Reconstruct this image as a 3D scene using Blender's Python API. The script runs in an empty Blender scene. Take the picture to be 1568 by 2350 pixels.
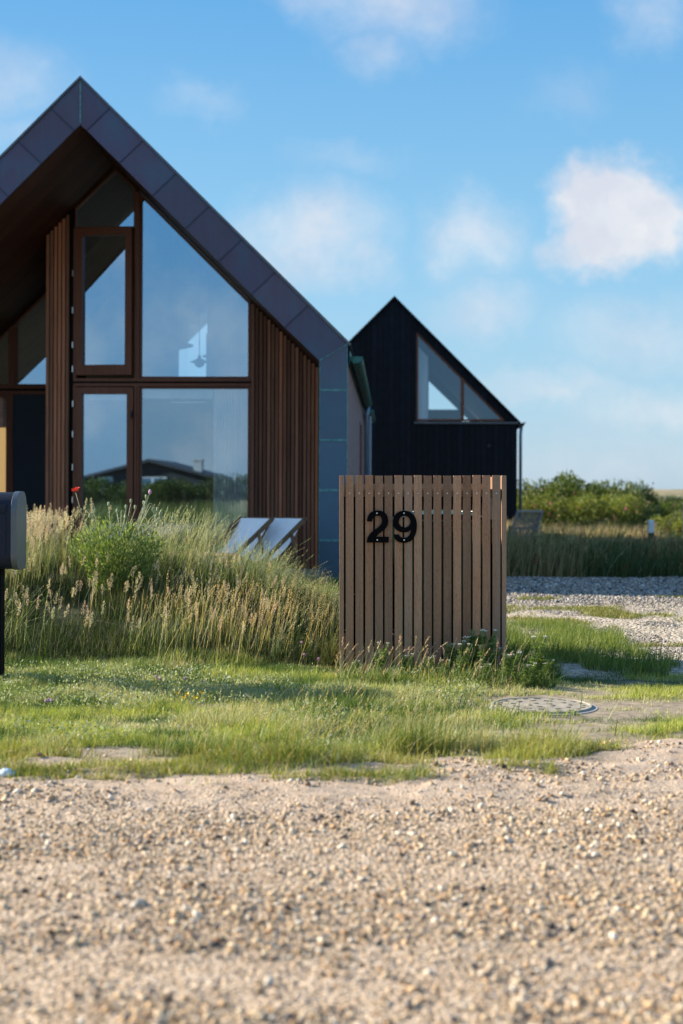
import bpy, math, random
import numpy as np
from mathutils import Vector, Matrix
R = math.radians
random.seed(7); rng = np.random.default_rng(7)
sc = bpy.context.scene
COL = sc.collection

# ------------------------------------------------------------------ camera
cam = bpy.data.cameras.new('camera'); co = bpy.data.objects.new('camera', cam); COL.objects.link(co)
co.location = (0, 0, 1.06); co.rotation_euler = (R(90), R(-0.2), 0)
cam.sensor_fit = 'VERTICAL'; cam.sensor_height = 36; cam.lens = 50; cam.shift_y = -45/2350
cam.clip_start = 0.1; cam.clip_end = 5000
cam.dof.use_dof = True; cam.dof.focus_distance = 8.4; cam.dof.aperture_fstop = 2.4
sc.camera = co
# ------------------------------------------------------------------ sun and sky
SUN_DIR = Vector((-1.0, 0.33, 0.5)).normalized()          # towards the sun
sd = bpy.data.lights.new('sun', 'SUN'); sd.energy = 5.0; sd.angle = R(0.55); sd.color = (1.0, 0.87, 0.68)
so = bpy.data.objects.new('sun', sd); COL.objects.link(so); so.rotation_euler = SUN_DIR.to_track_quat('Z', 'Y').to_euler()
so.location = (-20, 5, 20)
sc.view_settings.view_transform = 'Standard'; sc.view_settings.look = 'None'
sc.view_settings.exposure = 1.2; sc.view_settings.gamma = 1.0
sc.cycles.max_bounces = 8; sc.cycles.transparent_max_bounces = 12; sc.cycles.glossy_bounces = 4
sc.cycles.diffuse_bounces = 3; sc.cycles.transmission_bounces = 6
sc.cycles.use_denoising = True

class NT:
    "small helper for wiring nodes"
    def __init__(s, tree): s.t = tree; tree.nodes.clear()
    def n(s, typ, ins=None, **kw):
        nd = s.t.nodes.new(typ)
        for k, v in kw.items(): setattr(nd, k, v)
        if ins:
            for k, v in ins.items():
                sk = nd.inputs[k]
                if hasattr(v, 'bl_idname') and hasattr(v, 'outputs'): v = v.outputs[0]
                if isinstance(v, bpy.types.NodeSocket): s.t.links.new(v, sk)
                elif isinstance(v, (tuple, list)) and len(v) == 3 and sk.type == 'RGBA': sk.default_value = (*v, 1)
                else: sk.default_value = v
        return nd
    def math(s, op, a, b=0.0, c=0.0, clamp=False):
        nd = s.n('ShaderNodeMath', {0: a, 1: b, 2: c}, operation=op); nd.use_clamp = clamp; return nd.outputs[0]
    def mix(s, fac, a, b, mode='MIX'):
        return s.n('ShaderNodeMix', {0: fac, 6: a, 7: b}, data_type='RGBA', blend_type=mode).outputs[2]
    def ramp(s, fac, stops):
        nd = s.n('ShaderNodeValToRGB', {0: fac}); cr = nd.color_ramp
        while len(cr.elements) < len(stops): cr.elements.new(0.5)
        for e, (p, c) in zip(cr.elements, stops): e.position = p; e.color = (*c, 1) if len(c) == 3 else c
        return nd.outputs[0]
    def noise(s, vec, scale, detail=4, rough=0.55, out=0):
        return s.n('ShaderNodeTexNoise', {'Vector': vec, 'Scale': scale, 'Detail': detail, 'Roughness': rough}).outputs[out]

w = bpy.data.worlds.new('World'); sc.world = w; w.use_nodes = True
t = NT(w.node_tree)
sky = t.n('ShaderNodeTexSky', sky_type='NISHITA', sun_disc=False, sun_elevation=math.asin(SUN_DIR.z),
          sun_rotation=math.atan2(SUN_DIR.x, SUN_DIR.y), air_density=1.0, dust_density=0.7, ozone_density=1.6, altitude=0)
tc = t.n('ShaderNodeTexCoord').outputs['Generated']
sep = t.n('ShaderNodeSeparateXYZ', {0: tc})
X, Y, Z = sep.outputs
ay = t.math('MAXIMUM', t.math('ABSOLUTE', Y), 0.08)
u = t.math('DIVIDE', X, ay); v = t.math('DIVIDE', Z, ay)
uv = t.n('ShaderNodeCombineXYZ', {0: u, 1: v, 2: 0.0}).outputs[0]
warp = t.n('ShaderNodeVectorMath', {0: t.noise(uv, 20.0, 7, 0.66, out=1), 1: (0.5, 0.5, 0.5)}, operation='SUBTRACT').outputs[0]
warp = t.n('ShaderNodeVectorMath', {0: warp, 'Scale': 0.062}, operation='SCALE').outputs[0]
uvw = t.n('ShaderNodeVectorMath', {0: uv, 1: warp}, operation='ADD').outputs[0]
sw = t.n('ShaderNodeSeparateXYZ', {0: uvw}); U, V = sw.outputs[0], sw.outputs[1]
fine = t.noise(uv, 34.0, 7, 0.62)
fr = t.n('ShaderNodeMapRange', {0: Y, 1: -0.05, 2: 0.05}).outputs[0]
grad = t.ramp(t.math('MAXIMUM', Z, 0.0), [(0.0, (2.65, 3.6, 4.45)), (.06, (2.35, 3.75, 4.75)), (.17, (1.65, 3.45, 4.95)), (.33, (.75, 2.5, 4.7)), (1.0, (.35, 1.4, 3.4))])
skyc = t.mix(.80, t.mix(1.0, sky.outputs[0], (.55, .62, .70), 'MULTIPLY'), grad)
# cloud puffs: azimuth tangent, elevation tangent, half width, half height, density, softness
puffs = [(0.190, 0.203, 0.044, 0.036, 1.3), (0.216, 0.190, 0.036, 0.030, 1.1), (0.184, 0.176, 0.044, 0.022, 1.05), (0.150, 0.174, 0.026, 0.014, .6), (-0.022, 0.182, 0.052, 0.034, .80), (-0.055, 0.160, 0.034, 0.022, .6), (.008, .165, .03, .02, .5),
         (0.040, 0.345, 0.060, 0.034, .62), (0.025, 0.305, 0.026, 0.020, .42), (-0.005, 0.352, 0.05, 0.02, .5),
         (0.09, 0.182, 0.034, 0.030, .66), (0.100, 0.130, 0.036, 0.022, .5), (0.215, 0.335, 0.030, 0.028, .4), (-0.235, 0.29, 0.04, 0.03, .42),
         (-0.225, 0.25, 0.03, 0.015, .3), (0.205, 0.112, 0.055, 0.026, .5), (0.15, 0.072, 0.06, 0.016, .5), (0.22, 0.055, 0.06, 0.022, .55),
         (-0.10, 0.275, 0.03, 0.015, .25), (0.16, 0.28, 0.03, 0.02, .18), (0.0, 0.235, 0.04, 0.012, .2), (0.19, 0.02, 0.12, 0.03, .3)]
dens = None; big = None
for (cu, cv, ru, rv, a) in puffs:
    du = t.math('MULTIPLY', t.math('SUBTRACT', U, cu), 1/ru); dv = t.math('MULTIPLY', t.math('SUBTRACT', V, cv), 1/rv)
    d = t.math('SQRT', t.math('ADD', t.math('MULTIPLY', du, du), t.math('MULTIPLY', dv, dv)))
    lo, hi = (0.30, 1.3) if a > .9 else (-0.2, 1.5)
    m = t.n('ShaderNodeMapRange', {0: d, 1: hi, 2: lo, 3: 0.0, 4: a}, interpolation_type='SMOOTHSTEP').outputs[0]
    if a > .9: big = m if big is None else t.math('MAXIMUM', big, m); continue
    dens = m if dens is None else t.math('MAXIMUM', dens, m)
dens = t.math('MULTIPLY', dens, fr)
back = t.n('ShaderNodeMapRange', {0: t.noise(uv, 7.0, 6, 0.6), 1: 0.43, 2: 0.66, 3: 0.0, 4: 0.75}, interpolation_type='SMOOTHSTEP').outputs[0]
back = t.math('MULTIPLY', back, t.math('SUBTRACT', 1.0, fr))
dens = t.math('ADD', dens, back)
dens = t.math('MULTIPLY', dens, t.n('ShaderNodeMapRange', {0: fine, 1: 0.30, 2: 0.62, 3: 0.68, 4: 1.05}).outputs[0])
dens = t.math('MAXIMUM', dens, t.math('MULTIPLY', big, fr))
dens = t.math('MINIMUM', dens, 0.93)
ccol = t.mix(t.n('ShaderNodeMapRange', {0: t.noise(uvw, 14.0, 3), 1: 0.4, 2: 0.65}).outputs[0], (3.9, 4.05, 4.5), (4.9, 4.95, 5.0))
final = t.mix(dens, skyc, ccol)
bg = t.n('ShaderNodeBackground', {'Color': final, 'Strength': 0.082})
t.n('ShaderNodeOutputWorld', {'Surface': bg.outputs[0]})

# ------------------------------------------------------------------ helpers
def tag(o, label=None, cat=None, group=None, kind=None):
    if label: o['label'] = label
    if cat: o['category'] = cat
    if group: o['group'] = group
    if kind: o['kind'] = kind
    return o
def empty(name, loc=(0, 0, 0), rz=0, parent=None):
    o = bpy.data.objects.new(name, None); COL.objects.link(o); o.location = loc; o.rotation_euler = (0, 0, rz); o.empty_display_size = .2
    if parent: o.parent = parent
    return o
class MB:
    def __init__(s): s.v = []; s.f = []; s.m = []; s.c = []; s.s0 = []
    def add(s, vs, fs, m=0, c=(1, 1, 1)):
        b = len(s.v); s.s0.append(b); s.v += [tuple(p) for p in vs]; s.f += [tuple(b+i for i in f) for f in fs]; s.m += [m]*len(fs); s.c += [c]*len(vs); return s
    def box(s, x0, x1, y0, y1, z0, z1, m=0, c=(1, 1, 1)):
        return s.add([(x0,y0,z0),(x1,y0,z0),(x1,y1,z0),(x0,y1,z0),(x0,y0,z1),(x1,y0,z1),(x1,y1,z1),(x0,y1,z1)],
                     [(0,3,2,1),(4,5,6,7),(0,1,5,4),(1,2,6,5),(2,3,7,6),(3,0,4,7)], m, c)
    def prism(s, poly, y0, y1, m=0, c=(1, 1, 1)):           # poly in x-z, counter-clockwise seen from -y
        a = sum(poly[i][0]*poly[(i+1) % len(poly)][1]-poly[(i+1) % len(poly)][0]*poly[i][1] for i in range(len(poly)))
        if a < 0: poly = poly[::-1]
        n = len(poly); vs = [(x, y0, z) for x, z in poly]+[(x, y1, z) for x, z in poly]
        fs = [tuple(range(n)), tuple(range(2*n-1, n-1, -1))]+[(i, n+i, n+(i+1) % n, (i+1) % n) for i in range(n)]
        return s.add(vs, fs, m, c)
    def beam(s, p, q, wd, h, up=(0, 0, 1), m=0, c=(1, 1, 1)):
        p = Vector(p); q = Vector(q); d = (q-p).normalized(); sd_ = d.cross(Vector(up)).normalized(); u_ = sd_.cross(d)
        vs = []
        for e in (p, q):
            for a, b in ((-1,-1),(1,-1),(1,1),(-1,1)): vs.append(e+sd_*a*wd/2+u_*b*h/2)
        return s.add(vs, [(0,1,2,3),(7,6,5,4),(0,4,5,1),(1,5,6,2),(2,6,7,3),(3,7,4,0)], m, c)
    def tube(s, pts, rad, n=8, m=0, c=(1, 1, 1), cap=True):
        pts = [Vector(p) for p in pts]; rad = rad if isinstance(rad, (list, tuple)) else [rad]*len(pts); vs = []; fs = []
        for i, p in enumerate(pts):
            d = (pts[min(i+1, len(pts)-1)]-pts[max(i-1, 0)]).normalized()
            a = d.cross(Vector((0, 1, 0.01)) if abs(d.y) < .9 else Vector((1, 0, 0))).normalized(); b = d.cross(a)
            for k in range(n): an = 2*math.pi*k/n; vs.append(p+(a*math.cos(an)+b*math.sin(an))*rad[i])
        for i in range(len(pts)-1):
            for k in range(n): fs.append((i*n+k, i*n+(k+1) % n, (i+1)*n+(k+1) % n, (i+1)*n+k))
        if cap: fs += [tuple(range(n-1, -1, -1)), tuple((len(pts)-1)*n+k for k in range(n))]
        return s.add(vs, fs, m, c)
    def lathe(s, prof, ctr=(0, 0, 0), n=24, m=0, c=(1, 1, 1)):
        vs = []; fs = []
        for r, z in prof:
            for k in range(n): a = 2*math.pi*k/n; vs.append((ctr[0]+r*math.cos(a), ctr[1]+r*math.sin(a), ctr[2]+z))
        for i in range(len(prof)-1):
            for k in range(n): fs.append((i*n+k, i*n+(k+1) % n, (i+1)*n+(k+1) % n, (i+1)*n+k))
        return s.add(vs, fs, m, c)
    def frame(s, poly, wd, y0, y1, m=0, c=(1, 1, 1)):
        inn = inset(poly, wd); n = len(poly)
        for i in range(n):
            j = (i+1) % n; s.prism([poly[i], poly[j], inn[j], inn[i]], y0, y1, m, c)
        return inn
    def build(s, name, mats, parent=None, smooth=False, bevel=0):
        me = bpy.data.meshes.new(name); me.from_pydata(s.v, [], s.f)
        for mt in (mats if isinstance(mats, (list, tuple)) else [mats]): me.materials.append(mt)
        me.polygons.foreach_set('material_index', s.m)
        at = me.color_attributes.new('tint', 'FLOAT_COLOR', 'POINT')
        at.data.foreach_set('color', np.hstack([np.array(s.c, dtype=np.float32), np.ones((len(s.c), 1), np.float32)]).ravel())
        if smooth: me.shade_smooth()
        o = bpy.data.objects.new(name, me); COL.objects.link(o)
        if parent: o.parent = parent
        if bevel:
            b = o.modifiers.new('bevel', 'BEVEL'); b.width = bevel; b.segments = 2; b.limit_method = 'ANGLE'
        return o
def pieces(mb, name, mats, parent=None, smooth=False, bevel=0):
    "one object for every primitive added to mb"
    st = mb.s0+[len(mb.v)]; fi = 0; res = []
    for a, b in zip(st[:-1], st[1:]):
        q = MB(); q.v = mb.v[a:b]; q.c = mb.c[a:b]
        for f_, m_ in zip(mb.f, mb.m):
            if a <= f_[0] < b: q.f.append(tuple(i-a for i in f_)); q.m.append(m_)
        res.append(q.build(name, mats, parent, smooth, bevel))
    return res
def inset(poly, wd):
    a = sum(poly[i][0]*poly[(i+1) % len(poly)][1]-poly[(i+1) % len(poly)][0]*poly[i][1] for i in range(len(poly)))
    sg = 1 if a > 0 else -1; n = len(poly); out = []
    for i in range(n):
        p0 = Vector(poly[i-1]); p1 = Vector(poly[i]); p2 = Vector(poly[(i+1) % n])
        d1 = (p1-p0).normalized(); d2 = (p2-p1).normalized()
        n1 = Vector((-d1.y, d1.x))*sg*wd; n2 = Vector((-d2.y, d2.x))*sg*wd
        a1 = p0+n1; a2 = p1+n2; den = d1.x*d2.y-d1.y*d2.x
        if abs(den) < 1e-6: out.append(tuple(p1+n1)); continue
        tt = ((a2.x-a1.x)*d2.y-(a2.y-a1.y)*d2.x)/den; q = a1+d1*tt; out.append((q.x, q.y))
    return out
def npmesh(name, verts, faces, cols, mat, parent=None, smooth=False):
    "verts (N,3), faces (M,k) all the same k, cols (N,3)"
    me = bpy.data.meshes.new(name); N = len(verts); M, k = faces.shape
    me.vertices.add(N); me.vertices.foreach_set('co', verts.astype(np.float32).ravel())
    me.loops.add(M*k); me.loops.foreach_set('vertex_index', faces.astype(np.int32).ravel())
    me.polygons.add(M); me.polygons.foreach_set('loop_start', np.arange(0, M*k, k, dtype=np.int32))
    me.update(calc_edges=True)
    at = me.color_attributes.new('tint', 'FLOAT_COLOR', 'POINT')
    at.data.foreach_set('color', np.hstack([cols.astype(np.float32), np.ones((N, 1), np.float32)]).ravel())
    me.materials.append(mat)
    if smooth: me.shade_smooth()
    o = bpy.data.objects.new(name, me); COL.objects.link(o)
    if parent: o.parent = parent
    return o

# ------------------------------------------------------------------ noise and terrain
def hsh(i, j, s=0):
    x = np.sin(i*127.1+j*311.7+s*74.7)*43758.5453; return x-np.floor(x)
def vnoise(x, y, s=0):
    xi = np.floor(x); yi = np.floor(y); fx = x-xi; fy = y-yi; fx = fx*fx*(3-2*fx); fy = fy*fy*(3-2*fy)
    a = hsh(xi, yi, s); b = hsh(xi+1, yi, s); c = hsh(xi, yi+1, s); d = hsh(xi+1, yi+1, s)
    return (a*(1-fx)+b*fx)*(1-fy)+(c*(1-fx)+d*fx)*fy
def fbm(x, y, s=0, o=4):
    r = 0; a = .5
    for k in range(o): r = r+a*vnoise(x*2**k, y*2**k, s+k*13); a *= .5
    return r/(1-.5**o)
def sstep(a, b, x): q = np.clip((x-a)/(b-a), 0, 1); return q*q*(3-2*q)
def mound(x, y):
    return (0.40*np.exp(-((x+1.75)/1.05)**2-((y-10.7)/1.35)**2)+0.20*np.exp(-((x+.75)/.60)**2-((y-10.9)/1.3)**2)
            + 0.28*np.exp(-((x+3.2)/1.2)**2-((y-10.9)/1.4)**2))
def H(x, y):
    x = np.asarray(x, dtype=float); y = np.asarray(y, dtype=float)
    h = mound(x, y)*(0.86+0.28*fbm(x*2.2, y*2.2, 3))
    h = h+0.02*fbm(x*.9, y*.9, 5)*sstep(6.2, 7.5, y)
    h = h+0.05*sstep(17.6, 23, y)*sstep(1.0, 3.0, x)*sstep(34, 27, y)*(.4+.5*fbm(x*.5, y*.5, 9))
    h = h+(1.15+.25*fbm(x*.05, y*.05, 11))*sstep(55, 85, y)*sstep(2.0, 14.0, x)
    h = h+0.7*sstep(-9, -16, y)*fbm(x*.2, y*.2, 2)
    return h
def grass_edge(x):
    return 5.50+.05*x+.45*sstep(.7, 1.5, x)+.28*(fbm(x*1.6, x*0+3.1, 21)-.5)
def ground_lines(a, b, fine, far, g=1.22):
    l = list(np.arange(a, b+1e-6, fine)); s = fine; x = b
    while x < far: s *= g; x += s; l.append(x)
    s = fine; x = a
    while x > -far: s *= g; x -= s; l.insert(0, x)
    return np.array(l)
def grid(name, xs, ys, zf, mat, keep=None):
    gx, gy = np.meshgrid(xs, ys); gz = zf(gx, gy); nx, ny = len(xs), len(ys)
    v_ = np.stack([gx.ravel(), gy.ravel(), gz.ravel()], 1)
    i, j = np.meshgrid(np.arange(nx-1), np.arange(ny-1)); b = (j*nx+i).ravel()
    f_ = np.stack([b, b+1, b+nx+1, b+nx], 1)
    if keep is not None:
        cx = v_[f_, 0].mean(1); cy = v_[f_, 1].mean(1); f_ = f_[keep(cx, cy)]
    return npmesh(name, v_, f_, np.ones_like(v_), mat, smooth=True)

# ------------------------------------------------------------------ materials
def mat(name): m = bpy.data.materials.new(name); m.use_nodes = True; return m, NT(m.node_tree)
def princ(t, **ins): return t.n('ShaderNodeBsdfPrincipled', {k.replace('_', ' '): v for k, v in ins.items()})
def out(t, sh): t.n('ShaderNodeOutputMaterial', {'Surface': sh})
def tintnode(t): return t.n('ShaderNodeAttribute', attribute_name='tint').outputs['Color']
def objco(t): return t.n('ShaderNodeTexCoord').outputs['Object']
def geopos(t): return t.n('ShaderNodeNewGeometry').outputs['Position']
def scl(t, vec, s): return t.n('ShaderNodeVectorMath', {0: vec, 1: s}, operation='MULTIPLY').outputs[0]
def bump(t, h, d, s=1.0): return t.n('ShaderNodeBump', {'Height': h, 'Distance': d, 'Strength': s}).outputs[0]
M = {}
def simple(name, col, rough=.6, metal=0.0, var=.15, nscale=6, spec=.5, bmp=0.0):
    m, t = mat(name); P = objco(t); n = t.noise(P, nscale, 5)
    k = t.n('ShaderNodeMapRange', {0: n, 1: .3, 2: .7, 3: 1-var, 4: 1+var}).outputs[0]
    kk = t.n('ShaderNodeCombineColor', {0: k, 1: k, 2: k}).outputs[0]
    c = t.mix(1.0, t.mix(1.0, col, kk, 'MULTIPLY'), tintnode(t), 'MULTIPLY')
    ins = dict(Base_Color=c, Roughness=rough, Metallic=metal)
    if bmp: ins['Normal'] = bump(t, t.noise(P, nscale*6, 4), bmp)
    p = princ(t, **ins); p.inputs['Specular IOR Level'].default_value = spec; out(t, p); M[name] = m; return m
def woodmat(name, c1, c2, grain=(60, 60, 2.5), rough=.6, spec=.35, fleck=0.0):
    m, t = mat(name); P = scl(t, objco(t), grain)
    n = t.noise(P, 1.0, 6, .65); n2 = t.noise(P, .25, 3)
    c = t.mix(t.n('ShaderNodeMapRange', {0: n, 1: .3, 2: .7}).outputs[0], c1, c2)
    c = t.mix(t.math('MULTIPLY', n2, .5), c, tuple(x*.62 for x in c1))
    if fleck:
        f_ = t.n('ShaderNodeMapRange', {0: t.noise(scl(t, objco(t), (330, 330, 42)), 1.0, 2), 1: .52, 2: .68, 3: 0, 4: fleck}).outputs[0]
        c = t.mix(f_, c, tuple(x*.3 for x in c1))
        bl = t.n('ShaderNodeMapRange', {0: t.noise(scl(t, objco(t), (9, 9, 1.6)), 1.0, 4), 1: .45, 2: .75, 3: 0, 4: .5}).outputs[0]
        c = t.mix(bl, c, (.33, .26, .20))
    c = t.mix(1.0, c, tintnode(t), 'MULTIPLY')
    p = princ(t, Base_Color=c, Roughness=rough, Normal=bump(t, n, .002)); p.inputs['Specular IOR Level'].default_value = spec
    out(t, p); M[name] = m; return m
woodmat('iroko', (.35, .19, .115), (.52, .315, .20), (70, 70, 3), .65, .3, fleck=.55)
woodmat('cladding', (.25, .095, .05), (.60, .27, .16), (60, 60, 1.5), .6, .3)
woodmat('frame_wood', (.15, .046, .020), (.26, .088, .042), (40, 40, 2), .5, .4)
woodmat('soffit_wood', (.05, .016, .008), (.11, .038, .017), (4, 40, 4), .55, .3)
woodmat('teak_chair', (.13, .075, .04), (.22, .13, .07), (50, 50, 50), .6, .3)
woodmat('grey_teak', (.17, .15, .14), (.28, .25, .23), (50, 50, 50), .8, .2)
woodmat('birch', (.50, .33, .15), (.62, .44, .22), (8, 8, 2), .5, .3)
simple('tarred_wood', (.0045, .0062, .011), .75, 0, .4, 5, .25)
simple('navy_panel', (.011, .027, .052), .55, 0, .12, 3, .4)
simple('dark_metal', (.012, .014, .018), .45, .3)
simple('blackboard', (.006, .007, .008), .9, 0, .1, 6, .1)
simple('zinc_trim', (.12, .13, .15), .35, .8)
simple('roof_zinc', (.05, .055, .07), .5, .6)
simple('plaster', (.20, .20, .17), .85)
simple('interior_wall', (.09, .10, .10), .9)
simple('oak_floor', (.10, .07, .04), .5)
simple('steel', (.62, .63, .65), .3, 1.0, .05)
simple('white_cloth', (.93, .93, .95), .9, 0, .04, 10)
simple('navy_paint', (.008, .014, .030), .5, 0, .06, 3, .25)
simple('lit_grey_cap', (.10, .12, .14), .35, .3, .06, 3, .5)  # cap paler than the body: sky reflection put into its colour
simple('number_black', (.003, .003, .004), .8, 0, .1, 8, .08)
simple('bin_green', (.012, .06, .045), .4, 0, .1, 4, .5)
simple('bin_edge', (.35, .55, .50), .4, 0, .1, 4, .5)
simple('white_paint', (.75, .76, .76), .6, 0, .08, 6)
simple('concrete', (.36, .35, .33), .9, 0, .2, 14, .2)
simple('far_house_wall', (.035, .045, .05), .8)
simple('far_house_roof', (.06, .07, .085), .6)
simple('downpipe_zinc', (.20, .27, .36), .4, .5)
simple('petal_red', (.85, .10, .07), .7); simple('petal_pink', (.62, .36, .55), .8, 0, .2, 200)
simple('petal_yellow', (.85, .60, .03), .7); simple('petal_white', (.80, .78, .76), .8)
simple('pod_green', (.30, .36, .20), .7); simple('litter_blue', (.55, .70, .82), .4)
simple('lamp_shade', (.10, .11, .12), .5, .2)
simple('stone_white', (.60, .60, .60), .8)

def copper():
    m, t = mat('copper_patina'); P = objco(t)
    n = t.noise(scl(t, P, (3, 3, 1.6)), 1.0, 6, .6); c = t.ramp(n, [(.30, (.098, .076, .125)), (.5, (.090, .090, .155)), (.72, (.072, .118, .185))])
    z = t.n('ShaderNodeSeparateXYZ', {0: P}).outputs[2]
    low = t.n('ShaderNodeMapRange', {0: z, 1: 3.0, 2: 2.0}).outputs[0]
    c = t.mix(t.math('MULTIPLY', low, .7), c, (.06, .15, .22))
    st = t.n('ShaderNodeMapRange', {0: t.noise(scl(t, P, (14, 14, .8)), 1.0, 5), 1: .5, 2: .8, 3: 0, 4: .35}).outputs[0]
    c = t.mix(st, c, (.055, .16, .18)); c = t.mix(1.0, c, tintnode(t), 'MULTIPLY')
    p = princ(t, Base_Color=c, Roughness=.52, Metallic=.35, Normal=bump(t, t.noise(P, 2.5, 3), .01)); out(t, p); M['copper'] = m
copper()
simple('verdigris', (.10, .27, .29), .75, .1, .5, 18)
simple('gutter_copper', (.035, .15, .14), .45, .5, .4, 10)

def brick():
    m, t = mat('brick'); P = objco(t); s = t.n('ShaderNodeSeparateXYZ', {0: P})
    uvb = t.n('ShaderNodeCombineXYZ', {0: s.outputs[1], 1: s.outputs[2], 2: 0.0}).outputs[0]
    b = t.n('ShaderNodeTexBrick', {'Vector': uvb, 'Color1': (.26, .13, .10), 'Color2': (.36, .20, .17), 'Mortar': (.30, .28, .27), 'Scale': 1.0,
            'Mortar Size': .008, 'Brick Width': .24, 'Row Height': .067})
    c = t.mix(.6, b.outputs[0], t.ramp(t.noise(P, 7, 4), [(.3, (.14, .08, .09)), (.7, (.40, .24, .22))]), 'MIX')
    out(t, princ(t, Base_Color=c, Roughness=.85, Normal=bump(t, b.outputs[1], .004))); M['brick'] = m
brick()

def glass(name, k, tint, trans):
    m, t = mat(name)
    g = t.n('ShaderNodeBsdfGlossy', {'Color': tint, 'Roughness': 0.0}); tr = t.n('ShaderNodeBsdfTransparent', {'Color': trans})
    fz = t.n('ShaderNodeLayerWeight', {'Blend': .25}).outputs['Fresnel']
    f_ = t.math('ADD', t.math('MULTIPLY', fz, 1-k), k)
    out(t, t.n('ShaderNodeMixShader', {0: f_, 1: tr, 2: g})); M[name] = m
glass('coated_glass', .52, (.50, .75, 1.0), (1.0, 1.0, 1.0))
glass('clear_glass', .14, (.60, .78, 1.0), (.85, .92, .94))

glass('lower_glass', .42, (.56, .79, 1.0), (1.0, 1.0, 1.0))
glass('plain_glass', .10, (.9, .95, 1.0), (1.0, 1.0, 1.0))
def leafmat(name, rough=.5, trans=.30, var=.25, gain=(1, 1, 1)):
    m, t = mat(name); c = t.mix(1.0, tintnode(t), gain, 'MULTIPLY')
    d = t.n('ShaderNodeBsdfDiffuse', {'Color': c}); tl = t.n('ShaderNodeBsdfTranslucent', {'Color': t.mix(1.0, c, (1.25, 1.2, .55), 'MULTIPLY')})
    g = t.n('ShaderNodeBsdfGlossy', {'Color': (1, 1, 1), 'Roughness': rough+.15})
    a = t.n('ShaderNodeMixShader', {0: trans, 1: d.outputs[0], 2: tl.outputs[0]})
    out(t, t.n('ShaderNodeMixShader', {0: .025, 1: a.outputs[0], 2: g.outputs[0]})); M[name] = m
leafmat('grass_blade'); leafmat('straw', .6, .35); leafmat('leaf', .45, .35)
def tinted(name, rough=.85, spec=.3):
    m, t = mat(name); P = geopos(t); k = t.n('ShaderNodeMapRange', {0: t.noise(P, 160, 2), 1: .3, 2: .7, 3: .68, 4: 1.08}).outputs[0]
    c = t.mix(1.0, tintnode(t), t.n('ShaderNodeCombineColor', {0: k, 1: k, 2: k}).outputs[0], 'MULTIPLY')
    p = princ(t, Base_Color=c, Roughness=rough); p.inputs['Specular IOR Level'].default_value = spec; out(t, p); M[name] = m
tinted('pebble'); tinted('bark')

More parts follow.
